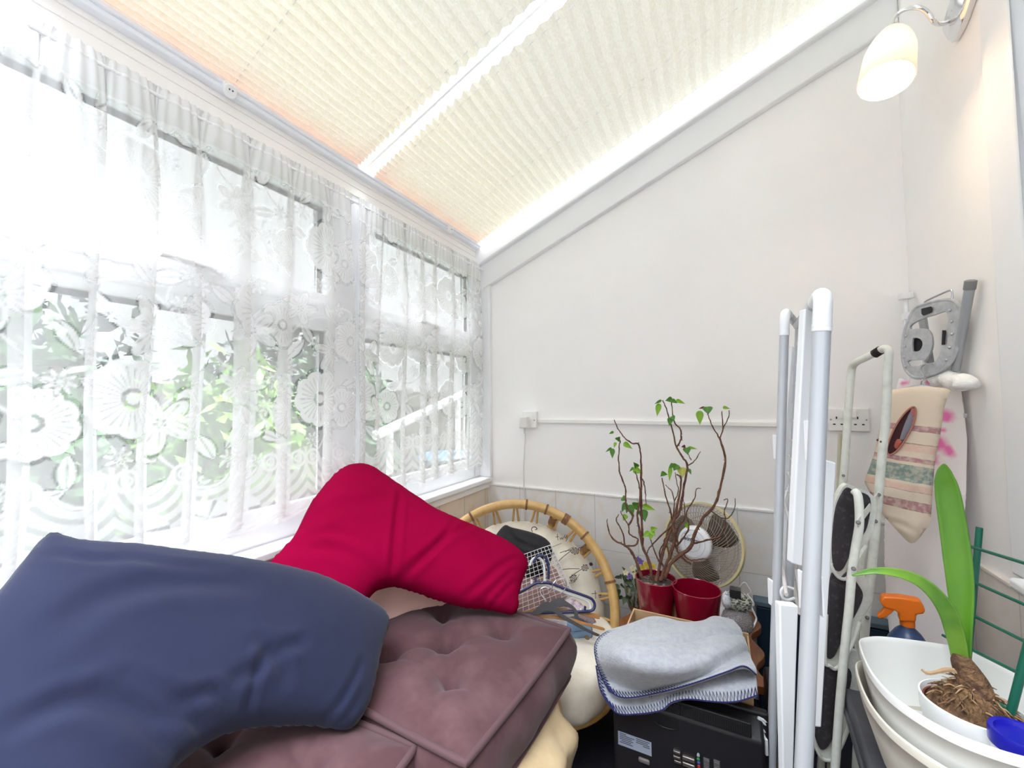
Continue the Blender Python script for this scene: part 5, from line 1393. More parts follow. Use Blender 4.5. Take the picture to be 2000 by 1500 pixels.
b = MB(); c = P(*l7(545,1268), D=1.193); b.lathe([(0, .002), (.003, .0016), (.0042, 0), (0, -.004)], c, CAM-c, 10); b.build('rivet', RIV, lad)
for x, y in ((762,1042),(783,1052)):
    b = MB(); c = P(*l7(x, y), D=DL-.0095); b.ball(c, (.0022, .0010, .0030), 8); b.build('paint_chip', CHIP, lad)
TREADS = [([(1628,998),(1640,962),(1653,946),(1668,950),(1703,966),(1712,985),(1706,1030),(1692,1065),(1672,1095),(1660,1122),(1650,1131),(1636,1126),(1624,1107),(1623,1100)],
           [(1633,998),(1645,966),(1656,953),(1668,958),(1700,973),(1694,1030),(1676,1058),(1660,1086),(1648,1110),(1637,1116),(1629,1105),(1627,1060)]),
          ([(1622,1112),(1640,1125),(1660,1100),(1686,1120),(1706,1165),(1700,1185),(1680,1215),(1668,1250),(1650,1285),(1632,1306),(1620,1300),(1611,1288),(1614,1200)],
           [(1625,1122),(1640,1132),(1658,1118),(1674,1138),(1686,1163),(1674,1196),(1654,1230),(1640,1262),(1628,1284),(1618,1286),(1616,1270),(1619,1190)]),
          ([(1611,1292),(1632,1306),(1650,1285),(1672,1270),(1684,1320),(1664,1395),(1650,1440),(1630,1478),(1612,1484),(1598,1470),(1586,1425),(1600,1360)],
           [(1613,1300),(1630,1312),(1648,1300),(1664,1320),(1650,1380),(1632,1430),(1618,1458),(1604,1464),(1594,1440),(1592,1424),(1604,1360)])]
for tray, gr in TREADS:
    D_ = 1.0
    pts = crom([P(x, y, D=D_) for x, y in tray], 5, closed=True); n_ = C_F
    b = MB(); b.prism(pts, n_*.012); tr_ = b.build('tread_tray', LADW, lad, bevel=.003)
    b = MB(); b.prism(crom([P(x, y, D=D_-.004) for x, y in gr], 5, closed=True), n_*.005); b.build('tread_grip', GRIP, tr_, bevel=.001)
    b = MB(); lo_i = max(range(len(tray)), key=lambda i: tray[i][1]); idx = [(lo_i+k) % len(tray) for k in range(-3, 4)]
    b.tube(crom([P(*tray[i], D=D_-.006) for i in idx], 6), .0042, 8); b.build('tread_lip', LADW, tr_)

# ================================================================ ironing board standing in the corner
IGREY = mat('grey_hammered_metal', (208, 209, 212), .38, (194, 196, 201), 60, metal=.4); IDARK = mat('dark_slot', (44, 42, 48), .6); LEGG = mat('grey_tube_paint', (188, 191, 196), .4, metal=.3); CAPG = mat('grey_end_cap', (150, 150, 152), .6)
bn = np.array((-.90, -.42, .10)); bn /= np.linalg.norm(bn); bp0 = np.array((.525, 1.715, 1.0))
def lz(x, y): return (1640+x/2.678, 520+y/2.678)
def bpz(q, off=0.0): return PP(q[0], q[1], bp0+bn*off, bn)
ib = thing('ironing_board', (.54, 1.72, 0), 'ironing board with pink flowered cover standing upright in the corner', 'ironing board')
bd = [(1752,752),(1768,742),(1800,738),(1840,730),(1862,728),(1876,745),(1886,772),(1889,830),(1888,900),(1886,980),(1878,1060),(1866,1180),(1852,1290),(1838,1400),(1812,1480),(1786,1480),(1762,1400),(1742,1280),(1730,1150),(1728,1020),(1734,900)]
b = inflate([bpz(q) for q in bd], bn, .018, .016, step=.011, wrinkle=.0016, wscale=16)
COV = bpy.data.materials.new('flowered_cover'); t = NT(COV); pb = t.new('BsdfPrincipled'); pb.inputs['Roughness'].default_value = .8
at_ = t.n.new('ShaderNodeAttribute'); at_.attribute_name = 'petal'
t.link(t.mix(at_.outputs['Fac'], lin((240, 232, 230)), lin((232, 120, 178))), pb.inputs['Base Color'])
tc = t.new('TexCoord'); nz = t.new('TexNoise', Scale=40.0); t.link(tc.outputs['Object'], nz.inputs['Vector']); bp = t.new('Bump', Strength=.3, Distance=.003); t.link(nz.outputs['Fac'], bp.inputs['Height']); t.link(bp.outputs[0], pb.inputs['Normal']); t.link(pb.outputs[0], t.out.inputs[0])
b.v[0][:, 0] = np.minimum(b.v[0][:, 0], .599); co = b.build('board_cover', COV, ib, smooth=80)
V = np.array([v.co[:] for v in co.data.vertices])+ORG[co.name]
pet = np.zeros(len(V))
for x, y, rx, ry, a in ((575,785,44,36,.3),(590,965,30,42,-.5),(545,930,34,46,.5),(350,610,24,18,0),(482,606,22,20,.3),(520,1010,30,34,0),(470,840,50,30,.4),(560,860,18,14,0),(400,900,40,30,.2),(350,760,40,26,0)):
    c = bpz(lz(x, y)); u_ = bpz(lz(x+10, y))-c; v_ = bpz(lz(x, y+10))-c; su, sv = np.linalg.norm(u_)/10, np.linalg.norm(v_)/10; u_, v_ = u_/np.linalg.norm(u_), v_/np.linalg.norm(v_)
    q = V-c; A_, B_ = (q@u_)/su, (q@v_)/sv; p_, r_ = A_*math.cos(a)+B_*math.sin(a), -A_*math.sin(a)+B_*math.cos(a)
    pet = np.maximum(pet, np.clip(1.6-1.5*np.sqrt((p_/rx)**2+(r_/ry)**2)**2, 0, 1))
pa = co.data.attributes.new('petal', 'FLOAT', 'POINT'); pa.data.foreach_set('value', pet.astype(np.float32))
b = MB(); wp = [np.minimum(bpz(lz(x, y), .020), (.580, 9, 9)) for x, y in ((500,585),(560,575),(620,600),(690,610),(735,600),(775,615),(780,640))]
b.tube(crom(wp, 6), list(np.interp(np.linspace(0, 1, 37), [0, .4, .7, .9, 1], [.026, .023, .022, .028, .016])), 16); b.build('padding_end', mat('white_wadding', (244, 242, 238), .95, bump=(90, .8, .006)), ib, smooth=80)
b = MB(); b.obox(bpz(lz(662, 782), .02), [bn, (0, 0, 1), np.cross(bn, (0, 0, 1))], [.004, .006, .004]); b.build('cover_clip', STEEL, ib, bevel=.001)
IR = [(405,215),(460,195),(520,180),(575,176),(610,190),(634,230),(640,300),(632,370),(615,430),(585,495),(535,545),(480,570),(430,584),(385,578),(350,545),(333,490),(331,420),(340,350),(358,295),(378,250)]
H1 = [(376,330),(380,306),(440,274),(500,255),(555,238),(566,252),(570,300),(555,360),(540,430),(520,480),(490,505),(460,508),(447,500),(470,472),(488,420),(488,380),(478,345),(455,328),(415,326)]
H2 = [(358,502),(372,492),(438,490),(438,512),(420,520),(372,522)]
H3 = [(386,382),(410,376),(432,388),(438,412),(424,440),(400,446),(386,440)]
b = plate_holes(crom([bpz(lz(*q), .045) for q in IR], 4, closed=True), [crom([bpz(lz(*q), .045) for q in H1], 3, closed=True), [bpz(lz(*q), .045) for q in H2], crom([bpz(lz(*q), .045) for q in H3], 3, closed=True)], .007, bn)
ir = b.build('iron_rest', IGREY, ib, bevel=.002)
b = MB(); b.tube([bpz(lz(*q), .046) for q in crom(np.array(IR, float), 4, closed=True)], .0052, 8, closed=True); b.build('rolled_rim', IGREY, ir)
b = MB(); b.prism(crom([bpz(lz(*q), .036) for q in H3], 3, closed=True), -bn*.003); b.build('recess', IDARK, ir)
b = MB(); b.prism([bpz(lz(*q), .050) for q in ((430,222),(480,210),(488,222),(484,240),(440,258),(431,250))], bn*.003); b.build('maker_badge', IDARK, ir, bevel=.002)
b = MB(); b.prism([bpz(lz(*q), .0505) for q in ((542,335),(556,335),(550,410),(538,412))], bn*.003); b.build('slot', IDARK, ir)
for x, y in ((577,230),(586,290),(588,355),(576,425),(558,490),(347,365),(342,420),(338,475),(345,525)):
    b = MB(); b.ball(bpz(lz(x, y), .049), .0042, 10); b.build('dimple', mat('bright_dimple', (206, 208, 212), .3, metal=.6), ir)
b = MB(); b.tube(crom([bpz(lz(*q), .045) for q in ((445,215),(445,190),(460,178),(515,152),(575,127),(588,135),(588,165),(580,178))], 6), .0026, 8); b.build('rest_wire', STEEL, ib)
b = MB(); b.tube(crom([bpz(lz(*q), .056) for q in ((485,512),(450,512),(428,530),(430,555),(445,575),(448,590))], 6), .0018, 8); hk = b.build('bag_hook_wire', STEEL, ib)
b = MB(); t0, t1 = P(*lz(683, 95), X=.592), P(*lz(606, 545), X=.588); b.tube([t0, t1], [.0105, .0095], 14, caps=True); lgt = b.build('leg', LEGG, ib)
b = MB(); dv = (t1-t0)/np.linalg.norm(t1-t0); b.tube([t0-dv*.012, t0-dv*.010, t0+dv*.012, t0+dv*.014], [.008, .0122, .0122, .0116], 14); b.build('end_cap', CAPG, lgt)
b = MB(); t0, t1 = bpz(lz(424, 210), -.01), bpz(lz(470, 500), -.01); b.tube([t0, t1, t1+(t1-t0)*.5], .0105, 12); b.build('leg', LEGG, ib)
# white pole with a crossbar in the corner
po = P(*lz(345, 170), Y=1.90); wpz = thing('corner_pole', (po[0], 1.90, 0), 'white pole with a short crossbar top standing in the corner behind the ironing board', 'pole')
b = MB(); b.tube([po+np.array((0, 0, .0)), np.array((po[0]-.004, 1.90, .02))], .0075, 10); b.build('shaft', AIRP, wpz)
a, c = P(*lz(312, 152), Y=1.895), P(*lz(380, 152), Y=1.895); b = MB(); b.box((a[0], 1.88, a[2]-.016), (c[0], 1.91, a[2]+.006)); b.build('crossbar', AIRP, wpz, bevel=.003)
b = MB(); b.box((po[0]-.010, 1.888, po[2]-.075), (po[0]+.010, 1.912, po[2]-.050)); b.build('collar', AIRP, wpz, bevel=.002)

# ================================================================ peg bag hanging from the board
PB = bpy.data.materials.new('striped_print_cotton'); t = NT(PB); pb = t.new('BsdfPrincipled'); pb.inputs['Roughness'].default_value = .85
tc = t.new('TexCoord'); sp_ = t.new('SeparateXYZ'); t.link(tc.outputs['Object'], sp_.inputs[0])
nz = t.new('TexNoise', Scale=26.0, Detail=4.0); t.link(tc.outputs['Object'], nz.inputs['Vector'])
zz = t.math('ADD', sp_.outputs[2], t.math('MULTIPLY', sp_.outputs[0], .12))
zz = t.math('ADD', zz, t.math('MULTIPLY', nz.outputs['Fac'], .006))
fz_ = t.math('DIVIDE', zz, .36)
C0, CPK, CTL, CRS, CLN = lin((222, 204, 182)), lin((178, 130, 132)), lin((128, 146, 138)), lin((222, 186, 166)), lin((150, 126, 112))
rp = t.n.new('ShaderNodeValToRGB'); rp.color_ramp.interpolation = 'CONSTANT'; el = rp.color_ramp.elements
stops = [(0, C0), (.26, CLN), (.266, CPK), (.325, CLN), (.331, C0), (.40, CLN), (.405, CRS), (.45, C0), (.47, CTL), (.60, C0), (.625, CPK), (.66, C0), (.70, CRS), (.76, CLN), (.766, C0), (.86, CLN), (.866, CPK), (.91, C0)]
while len(el) < len(stops): el.new(.5)
for e_, (p_, c_) in zip(el, stops): e_.position = p_; e_.color = c_
t.link(fz_, rp.inputs[0])
n2 = t.new('TexNoise', Scale=90.0, Detail=3.0); t.link(tc.outputs['Object'], n2.inputs['Vector'])
t.link(t.mix(t.ramp(n2.outputs['Fac'], [(.42, 0.0), (.62, .5)]), rp.outputs[0], C0), pb.inputs['Base Color'])
bp = t.new('Bump', Strength=.35, Distance=.004); t.link(nz.outputs['Fac'], bp.inputs['Height']); t.link(bp.outputs[0], pb.inputs['Normal']); t.link(pb.outputs[0], t.out.inputs[0])
gn = np.array((-.42, -.88, .10)); gn /= np.linalg.norm(gn); gp = np.array((.455, 1.53, 1.05))
def gz(x, y, off=0.0): q = lz(x, y); return PP(q[0], q[1], gp+gn*off, gn)
bag = thing('peg_bag', gz(380, 1440), 'striped cream cotton peg bag hanging from the ironing board, an oval opening in front', 'peg bag')
GB = [(240,650),(275,645),(400,628),(480,630),(560,640),(578,648),(568,680),(548,740),(530,860),(510,960),(495,1060),(485,1200),(474,1330),(440,1390),(405,1436),(378,1450),(350,1436),(290,1372),(236,1312),(190,1240),(140,1150),(130,1120),(160,1040),(185,960),(215,820),(230,720)]
b = inflate([gz(*q) for q in GB], gn, .020, .018, step=.0085, wrinkle=.002, wscale=22, folds=[([gz(385,1380), gz(400,1230), gz(450,1060), gz(500,860)], .006, .004), ([gz(300,1100), gz(360,1090), gz(440,1130)], .008, .004), ([gz(250,1330), gz(330,1350), gz(400,1390)], .008, .004)])
cb_ = b.build('bag_cloth', PB, bag, origin=gz(380, 1452), smooth=80)
HO = [(390,736),(398,760),(390,810),(370,860),(335,920),(300,965),(268,985),(250,978),(248,950),(262,905),(290,840),(330,780),(365,745)]
b = inflate([gz(x, y, .019) for x, y in HO], gn, .002, .004, step=.006, pre_smooth=5); b.build('bag_opening', mat('dark_red_lining', (74, 36, 38), .9), bag, smooth=80)
b = MB(); b.tube(crom([gz(x, y, .021) for x, y in HO], 5, closed=True), .0022, 6, closed=True); b.build('opening_binding', mat('coral_binding', (206, 140, 118), .8), bag)
for pts, cc in (([(370,760),(392,770),(385,815),(340,900),(310,930),(330,850)], (150, 146, 160)), ([(300,905),(325,915),(300,955),(285,940)], (206, 106, 84)), ([(372,750),(394,750),(390,800),(360,860)], (200, 110, 110))):
    b = inflate([gz(x, y, .0215) for x, y in pts], gn, .003, .002, step=.005, pre_smooth=4); b.build('peg', mat('peg_%d' % cc[0], cc, .7), bag, smooth=80)
b = MB(); b.tube(crom([gz(x, y, -.002) for x, y in ((420,632),(430,600),(446,588),(440,560))], 5), .0016, 6); b.tube([gz(290,650,-.002), gz(430,622,-.002), gz(560,646,-.002)], .003, 6); b.build('hanger_wire', STEEL, bag)

# ================================================================ tubs, potted bulb, spray bottle on the grey crate
TUBW = mat('white_basin_plastic', (234, 233, 228), .35); TUBC = mat('ivory_basin_plastic', (232, 226, 212), .45, (220, 212, 194), 6); CRT = mat('grey_crate_plastic', (92, 92, 98), .45, (78, 78, 84), 30)
RIM = [(1677,1256),(1690,1246),(1730,1245),(1830,1258),(1890,1270),(1950,1300),(2010,1332),(2070,1372),(2120,1420),(2120,1468),(2060,1490),(2000,1484),(1900,1452),(1830,1420),(1760,1376),(1720,1340),(1692,1300)]
ZR = .700
loop = resample(crom([P(x, y, Z=ZR) for x, y in RIM], 6, closed=True), 110, closed=True); lc_ = loop.mean(0)
def tub(loop, zt, zb, taper, m, label, rim_r):
    c = loop.mean(0); r = thing('washing_up_bowl', (c[0], c[1], zb), label, 'bowl')
    def sc(s, z): q = c+(loop-c)*s; q = q.copy(); q[:, 2] = z; return q
    rows = [sc(1.0, zt), sc(1.0, zt-.012), sc(.985, zt-.013), sc(.96, zt-.04), sc(taper, zb+.012), sc(taper-.04, zb), sc(.02, zb)]
    inn = [sc(.02, zb+.004), sc(taper-.05, zb+.004), sc(taper-.015, zb+.016), sc(.935, zt-.04), sc(.955, zt-.006), sc(.965, zt)]
    R_ = rows[::-1]+inn[::-1][0:0]
    b = MB(); seq = inn+[sc(.98, zt+.003), sc(.995, zt+.002)]+rows
    b.grid(np.array([np.vstack([q, q[:1]]) for q in seq])); b.build('basin', m, r, smooth=60)
    return r
tub(loop, ZR, .565, .84, TUBW, 'white plastic bowl holding the bulb plant, nested on an ivory one', .004)
l2 = lc_+(loop-lc_)*1.045+np.array((-.004, -.012, 0))
l2[:, 0] = np.minimum(l2[:, 0], .596); 
tub(l2, .655, .530, .80, TUBC, 'ivory plastic bowl under the white bowl, on the grey crate', .004)
cr0 = P(1650, 1345, Z=.515)
crt = thing('storage_crate', (.42, .85, 0), 'dark grey lidded storage crate under the ivory bowl at the house wall', 'crate')
cxl = .268; cy1 = 1.19
b = MB(); b.box((cxl+.02, .40, 0), (.585, cy1-.02, .47)); b.build('crate_body', CRT, crt, bevel=.012)
q0, q1 = P(1648, 1340, Z=.525), P(1696, 1500, Z=.525); q1 = q0+(q1-q0)*((q0[1]-.38)/(q0[1]-q1[1])); LP_ = [(q0[0], q0[1], .490), (.595, q0[1]+.01, .490), (.595, .38, .490), (q1[0], .38, .490)]; b = MB(); b.prism(LP_, (0, 0, .035)); ld = b.build('crate_lid', CRT, crt, bevel=.008)
b = MB(); b.prism([(x-.004 if x < .5 else x, y+(.004 if y > .5 else -.004), .470) for x, y, _ in LP_], (0, 0, .021)); b.build('lid_lip', CRT, ld, bevel=.006)
b = MB(); b.hexa([(q1[0]+.030, .40, .524), (q1[0]+.040, .40, .524), (q0[0]+.040, q0[1]-.03, .524), (q0[0]+.030, q0[1]-.03, .524), (q1[0]+.030, .40, .530), (q1[0]+.040, .40, .530), (q0[0]+.040, q0[1]-.03, .530), (q0[0]+.030, q0[1]-.03, .530)]); b.build('lid_rib', CRT, ld, bevel=.002)
# amaryllis
ac = np.array((.362, .985, .0)); AR = .064; AZ = .682
POTW = mat('white_pot_plastic', (246, 246, 246), .35); POTB = mat('terracotta_plastic', (126, 64, 46), .55)
am = thing('bulb_plant', (ac[0], ac[1], .569), 'bulb plant with two strap leaves in a white pot inside the white bowl', 'potted plant')
b = MB(); b.lathe([(0, 0), (AR*.80, 0), (AR*.83, .004), (AR*.97, AZ-.569-.03), (AR, AZ-.569-.026), (AR*1.01, AZ-.569), (AR*.97, AZ-.569+.001), (AR*.93, AZ-.569-.01), (AR*.78, .008), (0, .006)], (ac[0], ac[1], .569), n=56); b.build('outer_pot', POTW, am, smooth=45)
b = MB(); b.lathe([(AR*.70, .0), (AR*.93, AZ-.575-.010), (AR*.89, AZ-.575-.010), (AR*.66, .004)], (ac[0], ac[1], .577), n=48, closed=True); b.build('inner_pot', POTB, am)
BULB = mat('dry_bulb_fibres', (156, 118, 80), .9, (98, 70, 50), 60, .4, .6, bump=(90, 1.0, .01)); HUSK = mat('papery_husk', (206, 172, 130), .8, (160, 118, 84), 30)
b = MB(); n_ = 40
rows = []
for k in range(14):
    t = k/13; r_ = AR*.86*(1-t)**.55 if t < 1 else 0; row = []
    for j in range(n_):
        a = 2*PI*j/n_; w = 1+.10*math.sin(5*a+3*t)+.06*math.sin(11*a-7*t); row.append((ac[0]+.004*t+r_*w*math.cos(a), ac[1]+r_*w*math.sin(a), AZ-.018+.052*t**1.1+.004*math.sin(9*a+8*t)*(1-t)))
    rows.append(row+[row[0]])
b.grid(np.array(rows)); b.build('bulb', BULB, am, smooth=80)
rs = np.random.RandomState(12)
bt = np.array((ac[0]+.004, ac[1], AZ+.030))
for i in range(110):
    a = rs.uniform(0, 2*PI); r0 = AR*rs.uniform(.1, .60); z0_ = AZ-.010+.052*(1-r0/AR/.9)**1.2; p = np.array((ac[0]+r0*math.cos(a), ac[1]+r0*math.sin(a), z0_))
    d = np.array((math.cos(a), math.sin(a), rs.uniform(-.6, .35)))*rs.uniform(.010, .022); s = np.array((-math.sin(a), math.cos(a), rs.uniform(-.5, .5)))*rs.uniform(-.012, .012)
    b = MB(); b.tube(crom([p, p+d*.5+s*.3+np.array((0, 0, .004)), p+d+s], 3), [.0016, .0016, .0015, .0014, .0012, .0009, .0005], 5); b.build('root_fibre', HUSK if i % 3 == 0 else BULB, am)
def strap(pathpx, Ys, wid, m, cup=.12):
    pts = crom([P(x, y, Y=yy) for (x, y), yy in zip(pathpx, Ys)], 8); n_ = len(pts); W_ = np.interp(np.linspace(0, 1, n_), np.linspace(0, 1, len(wid)), wid)
    g = []
    for i in range(n_):
        tn = pts[min(i+1, n_-1)]-pts[max(i-1, 0)]; tn /= np.linalg.norm(tn); v = CAM-pts[i]; v /= np.linalg.norm(v); sd = np.cross(tn, v); sd /= np.linalg.norm(sd); nm = np.cross(sd, tn)
        g.append([pts[i]+sd*W_[i]*s*.5-nm*(cup*W_[i]*(1-s*s)) for s in np.linspace(-1, 1, 9)])
    b = MB(); b.grid(np.array(g)); return b.build('leaf', m, am, smooth=80, solid=.0016)
STR = mat('strap_leaf_green', (104, 158, 34), .38, (72, 132, 30), 9, .4, .65, stretch=(1, 1, .25)); STR2 = mat('strap_leaf_young', (128, 178, 60), .38, (88, 146, 52), 9, .4, .65)
strap([(1884,1300),(1880,1240),(1876,1150),(1866,1060),(1852,970),(1845,930),(1844,906)], [.985,.99,1.0,1.01,1.02,1.02,1.02], [.016,.019,.026,.033,.036,.035,.033,.028,.018,.002], STR)
strap([(1876,1296),(1868,1250),(1848,1190),(1810,1145),(1765,1122),(1710,1115),(1664,1124)], [.985,.975,.96,.95,.945,.94,.94], [.020,.022,.024,.024,.021,.018,.015,.012,.008,.002], STR2)
b = leaf_mb(np.array((ac[0], ac[1]-.006, AZ+.040)), np.array((ac[0]-.006, ac[1]-.024, AZ-.004)), .014, .3); b.build('husk', HUSK, am, smooth=80)
b = MB(); lb = P(1881, 1296, Y=.984); b.tube(crom([np.array((ac[0]+.003, ac[1], AZ+.010)), np.array((ac[0]+.004, ac[1], AZ+.034)), lb, lb+np.array((-.001, 0, .014))], 5), list(np.interp(np.linspace(0, 1, 16), [0, .45, .8, 1], [.028, .019, .013, .011])), 16); b.build('bulb_neck', BULB, am, smooth=80)
b = MB(); h0 = P(1870,1312, Y=.98); b.tube(crom([h0, P(1850,1308,Y=.98), P(1815,1315,Y=.975), P(1800,1308,Y=.975)], 4), [.004]*6+[.003]*4+[.002]*3, 6); b.build('husk', HUSK, am)
# green trellis
TRG = mat('green_coated_wire', (24, 108, 84), .4)
trl = thing('plant_trellis', (.42, 1.03, .58), 'green coated wire trellis pushed into the bulb pot', 'trellis')
pA0, pA1 = P(1913, 1030, Y=1.13), P(1889, 1302, Y=1.09); pB1 = P(1974, 1392, Y=.965); pB0 = P(2012, 1245, Y=.955)
pA2 = pA1+(pA1-pA0)*.10
b = MB(); b.tube([pA0, pA2], .0052, 10); b.build('upright', TRG, trl)
b = MB(); b.tube([pB0+(pB0-pB1)*.9, pB1], .0056, 10); b.build('upright', TRG, trl)
for (xa, ya), (xb, yb) in (((1887,1065),(2040,1112)), ((1886,1130),(2040,1198)), ((1886,1195),(2040,1272)), ((1842,1241),(2010,1325)), ((1900,1345),(1974,1388))):
    b = MB(); b.tube([P(xa, ya, Y=1.13 if xa > 1860 and ya < 1300 else (1.15 if xa < 1860 else 1.0)), P(xb, yb, Y=.955 if xb > 1990 else .965)], .0029, 8); b.build('crosswire', TRG, trl)
# blue-lidded tub
bc2 = P(1998, 1440, Z=.695); bt_ = thing('lidded_tub', (bc2[0], bc2[1], .57), 'small white tub with a bright blue lid in the corner of the white bowl', 'tub')
b = MB(); b.lathe([(0, 0), (.030, 0), (.033, .10), (.033, .112), (0, .112)], (bc2[0], bc2[1], .572), n=36); b.build('tub_body', POTW, bt_)
b = MB(); b.lathe([(0, .122), (.027, .122), (.029, .127), (.034, .128), (.0355, .124), (.0355, .106), (.033, .106), (0, .112)], (bc2[0], bc2[1], .572), n=40); b.build('lid', mat('bright_blue_plastic', (22, 22, 176), .3), bt_, smooth=45)
# spray bottle
sy = 1.235
def sz(x, y, yy=sy): return P(1640+x/2.5, 900+y/2.5, Y=yy)
ORA = mat('orange_plastic', (250, 122, 16), .4); BLB = mat('blue_bottle_plastic', (58, 78, 118), .3)
nk = sz(334, 805); sbz = thing('spray_bottle', (nk[0], nk[1], .527), 'blue spray bottle with an orange trigger head behind the white bowl', 'spray bottle')
r1 = abs(sz(376, 800)[0]-sz(292, 800)[0])*.42
hb = nk[2]-.527
b = MB(); b.lathe([(0, 0), (.042, 0), (.046, .006), (.046, hb-.085), (.043, hb-.060), (.034, hb-.035), (.022, hb-.015), (r1*.95, hb-.004), (r1*.95, hb+.004), (0, hb+.004)], (nk[0], nk[1]+.004, .527), n=40); b.build('bottle', BLB, sbz, smooth=50)
b = MB(); b.lathe([(0, hb-.001), (r1*1.06, hb-.001), (r1*1.06, hb+.020), (r1*.9, hb+.026), (0, hb+.026)], (nk[0], nk[1]+.004, .527), n=28); b.build('collar', ORA, sbz, smooth=45)
hd = [(199,682),(212,663),(300,668),(395,685),(412,712),(421,738),(408,750),(376,754),(374,790),(292,786),(290,746),(262,730),(225,722),(204,706)]
b = MB(); b.prism([sz(x, y, sy-.012) for x, y in hd], (.004, .026, 0)); b.build('trigger_head', ORA, sbz, bevel=.004)
b = MB(); b.prism([sz(x, y, sy-.008) for x, y in ((222,716),(206,738),(183,755),(191,773),(225,766),(250,748),(268,732),(262,722))], (.003, .016, 0)); b.build('trigger', ORA, sbz, bevel=.003)

# ================================================================ wall lamp
CHR = mat('polished_chrome', (232, 232, 234), .06, metal=1.0)
SHD = bpy.data.materials.new('opal_glass'); t = NT(SHD); pb = t.new('BsdfPrincipled'); pb.inputs['Base Color'].default_value = lin((250, 244, 236)); pb.inputs['Roughness'].default_value = .25; tl = t.new('BsdfTranslucent'); tl.inputs[0].default_value = lin((250, 236, 222)); mx = t.new('MixShader'); mx.inputs[0].default_value = .13; t.link(pb.outputs[0], mx.inputs[1]); t.link(tl.outputs[0], mx.inputs[2]); t.link(mx.outputs[0], t.out.inputs[0])
lw = P(1872, 20, X=.606); lamp = thing('wall_lamp', lw, 'chrome wall lamp with a white glass bell shade, lit, high on the house wall', 'lamp')
b = MB(); ed = crom([P(x, y, X=.598) for x, y in ((1846,45),(1845,62),(1857,82),(1862,79),(1875,55),(1890,15),(1900,-20),(1903,-50),(1897,-62),(1880,-45),(1862,-5))], 5, closed=True)
b.prism(ed, (.013, 0, 0)); c_ = ed.mean(0)
dm = [c_+(ed-c_)*s+np.array((-h_, 0, 0)) for s, h_ in ((1.0, 0), (.92, .006), (.7, .011), (.35, .014), (.02, .015))]
b.grid(np.array([np.vstack([q, q[:1]]) for q in dm])); b.build('back_plate', CHR, lamp, smooth=50)
LY = 1.50
sn = P(1742, 62, Y=LY-.01); so_ = P(1731, 148, Y=LY-.05); sax = so_-sn; SL = np.linalg.norm(sax); sax /= SL
b = MB(); ar = crom([P(1856, 42, X=.592), P(1838, 47, X=.56), P(1824, 42, X=.535), P(1812, 25, X=.52), P(1795, 15, X=.50), P(1776, 16, X=.485), P(1756, 26, Y=LY), P(1744, 42, Y=LY-.005), sn], 7); b.tube(ar, .0058, 12); b.build('arm', CHR, lamp)
b = MB(); b.lathe([(0, -.020), (.008, -.019), (.020, -.008), (.028, .006), (.029, .014), (0, .014)], sn, sax, 28); b.build('lamp_holder', CHR, lamp, smooth=50)
rO = .062
pf = [(.020, .0), (.032, .012), (.043, .032), (.051, .055), (.057, .080), (rO, SL+.018), (rO-.0025, SL+.020), (.0545, .080), (.0485, .055), (.0405, .033), (.030, .014), (.018, .003)]
b = MB(); b.lathe(pf, sn, sax, 48); b.build('lamp_shade', SHD, lamp, smooth=60)
BUL = mat('glowing_bulb', (255, 250, 240), .5, emit=(255, 240, 220), estr=1.6)
b = MB(); b.ball(sn+sax*.062, (.021, .021, .030), 18, [np.cross(sax, (0, 1, 0))/np.linalg.norm(np.cross(sax, (0, 1, 0))), np.cross(np.cross(sax, (0, 1, 0)), sax), sax]); b.build('bulb', BUL, lamp, smooth=80)
li = bpy.data.lights.new('lamp_light', 'POINT'); li.energy = LAMP_W; li.color = (1.0, .80, .58); li.shadow_soft_size = .025
lo2 = bpy.data.objects.new('lamp_light', li); COL.objects.link(lo2); lo2.location = (sn+sax*.100).tolist()

